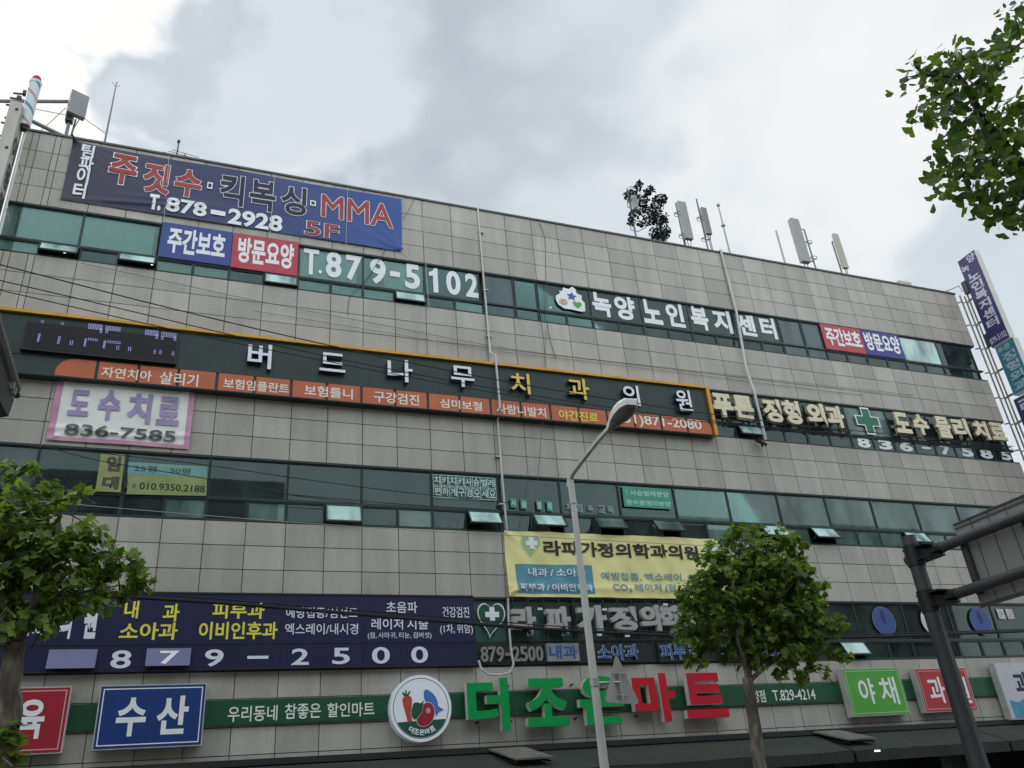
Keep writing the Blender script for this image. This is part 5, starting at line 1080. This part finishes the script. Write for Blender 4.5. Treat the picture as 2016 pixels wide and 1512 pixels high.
mk('clamp', m, mat('bracket_steel', (.50, .50, .48), .4, .1, metal=.5), t)

# ------------------------------------------------------------------ sign gantry at the right
gx, gy = 18.0, -8.5; t = thing('sign_gantry', 'dark steel gantry post with two arms reaching over the road at right', 'gantry', (gx, gy, .13))
GP = mat('gantry_paint', (.060, .066, .068), .5, .15, 3); 
mk('post', MB().tube([(gx, gy, .1), (gx, gy, 6.42)], [.20, .150], 10), GP, t)
for z, ye in ((6.02, -14.8), (5.06, -14.8)):
    mk('arm', MB().tube([(gx+.22, gy+.42, z), (gx+.22, ye, z)], .105, 14), GP, t, smooth=False)
    m = MB().box(gx-.10, gx+.30, gy-.52, gy+.18, z-.155, z-.12).box(gx-.10, gx+.30, gy-.40, gy+.18, z+.11, z+.14).add([(gx-.02, gy+.1, z-.12), (gx-.02, gy-.66, z-.08), (gx-.02, gy-.1, z+.11), (gx+.02, gy+.1, z-.12), (gx+.02, gy-.66, z-.08), (gx+.02, gy-.1, z+.11)], [(0, 1, 2), (3, 5, 4), (0, 3, 4, 1), (1, 4, 5, 2), (2, 5, 3, 0)])
    m.tube([(gx+.22, gy-.16, z), (gx+.22, gy-.56, z)], .118, 12)
    m.tube([(gx, gy, z-.24), (gx, gy, z+.20)], .178, 12); mk('clamp', m, BLACKM, t)
px_ = gx+.40; t = thing('direction_sign', 'back of a large grey ribbed road direction sign on the gantry', 'road sign', (px_, -11, 4.7))
y0_, y1_ = -9.35, -14.6
m = MB().box(px_, px_+.02, y1_, y0_, 4.70, 6.42); mk('panel', m, mat('sign_back_metal', (.30, .29, .28), .5, .1, 1.5), t)
m = MB()
for yv in np.arange(y0_-.42, y1_, -.42): m.box(px_-.012, px_-.001, yv-.006, yv+.006, 4.74, 6.38)
for z in (4.745, 6.30): m.box(px_-.02, px_-.001, y1_, y0_, z, z+.03)
for z in (4.70, 6.395): m.box(px_-.035, px_-.001, y1_, y0_, z, z+.025)
mk('seam', m, mat('seam_grey', (.11, .11, .11), .6, 0), t)
m = MB()
for yv in (-9.48, -10.95, -12.4, -13.9): m.box(px_-.09, px_-.013, yv-.07, yv+.07, 4.95, 6.10)
mk('channel', m, GP, t); mk('front_face', MB().box(px_+.0205, px_+.024, y1_+.03, y0_-.03, 4.73, 6.39), mat('road_sign_green', (.01, .16, .10), .5), t)

# ------------------------------------------------------------------ signal arm at the left edge
e0 = atx(29, 765, 2.09); t = thing('signal_mast', 'grey signal arm with a dark box cut off by the left edge', 'traffic signal', (2.09, -20.2, .13))
mk('arm', MB().tube([(2.09, -20.2, e0.z), (2.09, e0.y, e0.z)], .055, 10), mat('signal_grey', (.20, .205, .20), .5, .15), t); mk('post', MB().tube([(2.09, -20.2, .1), (2.09, -20.2, e0.z+.3)], .11, 10), GP, t)
m = MB().tube([(2.09, e0.y, e0.z), (2.09, e0.y+.14, e0.z)], .03, 8).tube([(2.09, e0.y+.1, e0.z-.03), (2.09, e0.y+.1, e0.z+.07)], .015, 6); mk('end_fitting', m, BLACKM, t)
m = MB().add([(1.80, e0.y-.9, e0.z-.10), (2.10, e0.y-.9, e0.z-.10), (2.10, e0.y+.02, e0.z-.10), (1.80, e0.y+.02, e0.z-.10), (1.80, e0.y-.9, e0.z-.42), (2.10, e0.y-.9, e0.z-.42), (2.10, e0.y-.05, e0.z-.30), (1.80, e0.y-.12, e0.z-.42)], [(0, 1, 2, 3), (4, 7, 6, 5), (0, 4, 5, 1), (1, 5, 6, 2), (2, 6, 7, 3), (3, 7, 4, 0)])
mk('signal_head', m, mat('signal_black', (.022, .024, .028), .4, .1), t)
m = MB()
for dy in (-.12, -.22): m.box(2.02, 2.13, e0.y+dy-.02, e0.y+dy+.02, e0.z-.12, e0.z-.05)
mk('bracket', m, GALV, t)

# ------------------------------------------------------------------ cables and conduits
def cable(label, pts, r, ys, m_=WIRE, name='overhead_cable', grp='overhead cables across the facade', n=5, dense=10):
    """pts in photo pixels, ys = (depth at the left end, at the right end)"""
    P = np.array(pts, float); s = np.concatenate([[0], np.cumsum(np.hypot(*np.diff(P, axis=0).T))]); s /= s[-1]
    u = np.linspace(0, 1, dense*3); X = np.interp(u, s, P[:, 0]); Y = np.interp(u, s, P[:, 1])
    k = np.ones(5)/5; Xs = np.convolve(np.pad(X, 2, 'edge'), k, 'valid'); Ys = np.convolve(np.pad(Y, 2, 'edge'), k, 'valid'); Xs[[0, -1]] = X[[0, -1]]; Ys[[0, -1]] = Y[[0, -1]]
    W3 = [at(x, y_, ys[0]+(ys[1]-ys[0])*min(1, uu/ys[2] if len(ys) > 2 else uu)) for x, y_, uu in zip(Xs, Ys, u)]
    m = MB().tube(W3, r, n); return tag(mk(name, m, m_, loc=W3[0]), label, 'cable', grp)
cable('thick black cable, the topmost crossing the fourth floor sign from the left', [(-40, 511), (0, 520), (174, 566), (368, 616), (514, 649), (625, 676), (778, 708.5), (917, 737), (1048, 761), (1200, 787), (1370, 811), (1504, 830), (1678, 848), (1886, 867), (1995, 879)], .016, (-3.2, -.62, .85))
cable('black cable, the middle one of three crossing the fourth floor sign', [(-40, 543), (0, 552), (240, 608), (368, 639), (520, 675), (640, 702), (830, 739), (1000, 771), (1200, 803), (1370, 827), (1507, 840), (1678, 856), (1886, 873), (1995, 885)], .014, (-3.2, -.60, .85))
cable('black cable, the lowest of three crossing the fourth floor sign', [(-40, 562), (0, 571), (285, 637), (420, 667), (534, 690), (800, 742), (920, 763), (1030, 785), (1200, 811), (1370, 830), (1507, 843), (1678, 858), (1886, 875), (1995, 887)], .013, (-3.2, -.58, .85))
cable('thin grey wire across the tiles above the gold framed sign', [(160, 518), (370, 563), (560, 605), (764, 640), (960, 683), (1125, 703), (1350, 728), (1560, 752), (1800, 778)], .008, (-.10, -.06), WIREG)
cable('second thin grey wire just below another above the gold frame', [(500, 612), (764, 655), (961, 690), (1125, 708), (1350, 735), (1560, 762), (1700, 778)], .007, (-.08, -.05), WIREG)
cable('thick bundled cable crossing the navy sign and the grey letters', [(190, 1172), (330, 1179), (480, 1190), (559, 1196), (712, 1211), (800, 1216), (932, 1229), (1001, 1234), (1152, 1244), (1300, 1250), (1500, 1256), (1700, 1255), (2080, 1240)], .036, (-5.4, -4.6), n=7)
cable('thin messenger wire running just above the thick bundled cable', [(190, 1164), (330, 1170), (480, 1183), (640, 1196), (800, 1208), (932, 1220), (1001, 1226), (1152, 1238), (1300, 1244), (1500, 1251), (1700, 1250), (2080, 1236)], .013, (-5.4, -4.6))
cable('pale thin wire along the bottom of the third floor windows', [(-20, 978), (87, 988), (238, 1001), (390, 1014), (500, 1022.5), (638, 1033), (800, 1043), (900, 1049), (996, 1053), (1128, 1061), (1400, 1075)], .010, (-1.0, -.5), mat('pale_wire', (.32, .33, .32), .6, 0))
cable('black cable standing in for a cable reflection in dark third floor glass, upper', [(60, 878), (254, 898), (415, 916), (569, 940), (780, 968), (1000, 990)], .011, (-.9, -.25))  # strand modelled for a cable only mirrored in the glass
cable('thin black cable standing in for a cable reflection in dark third floor glass, lower', [(78, 876), (180, 905), (300, 925), (415, 944), (569, 975), (700, 990)], .011, (-.9, -.25))  # second strand added for a mirrored cable
cable('thin cord drooping from the roof past the emblem sticker', [(1062, 440), (1073, 458), (1075, 548), (1077, 646), (1086, 680), (1094, 706)], .009, (-.03, -.03), WIREG, 'hanging_cord', 'cords hanging down the facade')
cable('thin cord hanging past the gold sign down to the yellow banner', [(1075, 650), (1072, 740), (1068, 830), (1060, 930), (1045, 1040)], .008, (-.05, -.50), WIREG, 'hanging_cord', 'cords hanging down the facade')
cable('short thin cord dangling below the white phone number', [(760, 490), (722, 550), (688, 580), (684, 620)], .009, (-.03, -.03), WIREG, 'hanging_cord', 'cords hanging down the facade')
cable('slack grey cord dropping from the top of the roof beside the banner', [(815, 393), (795, 430)], .006, (-.03, -.04), WIREG, 'hanging_cord', 'cords hanging down the facade')
PIPE = mat('conduit_white', (.58, .58, .55), .5, .2, 3, streak=1)
t = thing('conduit_pipe', 'grey conduit running down the middle of the facade to a loop', 'pipe', (12.1, -.1, 5))
P = [(12.0, .1, 20.95), (12.0, -.08, 20.9), (12.02, -.07, 18.2), (12.04, -.07, 16.4), (12.05, -.10, 15.0), (12.08, -.44, 14.72), (12.10, -.44, 12.85), (12.12, -.10, 12.6), (12.13, -.08, 10.9), (12.15, -.08, 9.15)]
mk('upper_pipe', MB().tube(P, .032, 8), PIPE, t)
yv = -.42; lp = [at(1000, 1178, yv), at(1001, 1220, yv), at(1006, 1280, yv), at(1011, 1308, yv), at(1004, 1324, yv), at(985, 1329, yv), at(962, 1328, yv), at(948, 1318, yv), at(942, 1300, yv)]
mk('lower_pipe', MB().tube(lp, .030, 8), mat('conduit_pale', (.55, .54, .51), .5, .3, 7), t)
m = MB()
for z in (19.8, 17.4, 15.6, 11.4, 9.9): m.box(12.02-.05, 12.10+.05, -.11, -.012, z, z+.04)
mk('saddle', m, GALV, t)
t = thing('conduit_pipe', 'pale conduit slanting down over the right half of the top floors', 'pipe', (22.1, -.1, 12.7))
a, b = at(1421, 500, -.1), at(1505, 868, -.34)
mk('pipe', MB().tube([(a.x, .1, ZT+.12), (a.x, -.09, ZT+.10), (a.x+.03, -.10, 18), (b.x+.06, -.22, 15.5), (b.x, -.42, 14.4), (b.x, -.42, b.z)], .048, 8), PIPE, t)
m = MB(); c = Vector((b.x-.12, -.30, b.z-.05))
for i in range(9):
    th_ = rng.uniform(0, 3); ax_ = Vector((math.cos(th_), .4*math.sin(th_*2), .6*math.sin(th_))).normalized(); bx_ = ax_.orthogonal()
    m.tube([c+(ax_*math.cos(u)+bx_*math.sin(u))*(.09+.012*i) for u in np.linspace(0, 6.28, 14)], .016, 5)
mk('cable_knot', m, WIRE, t)
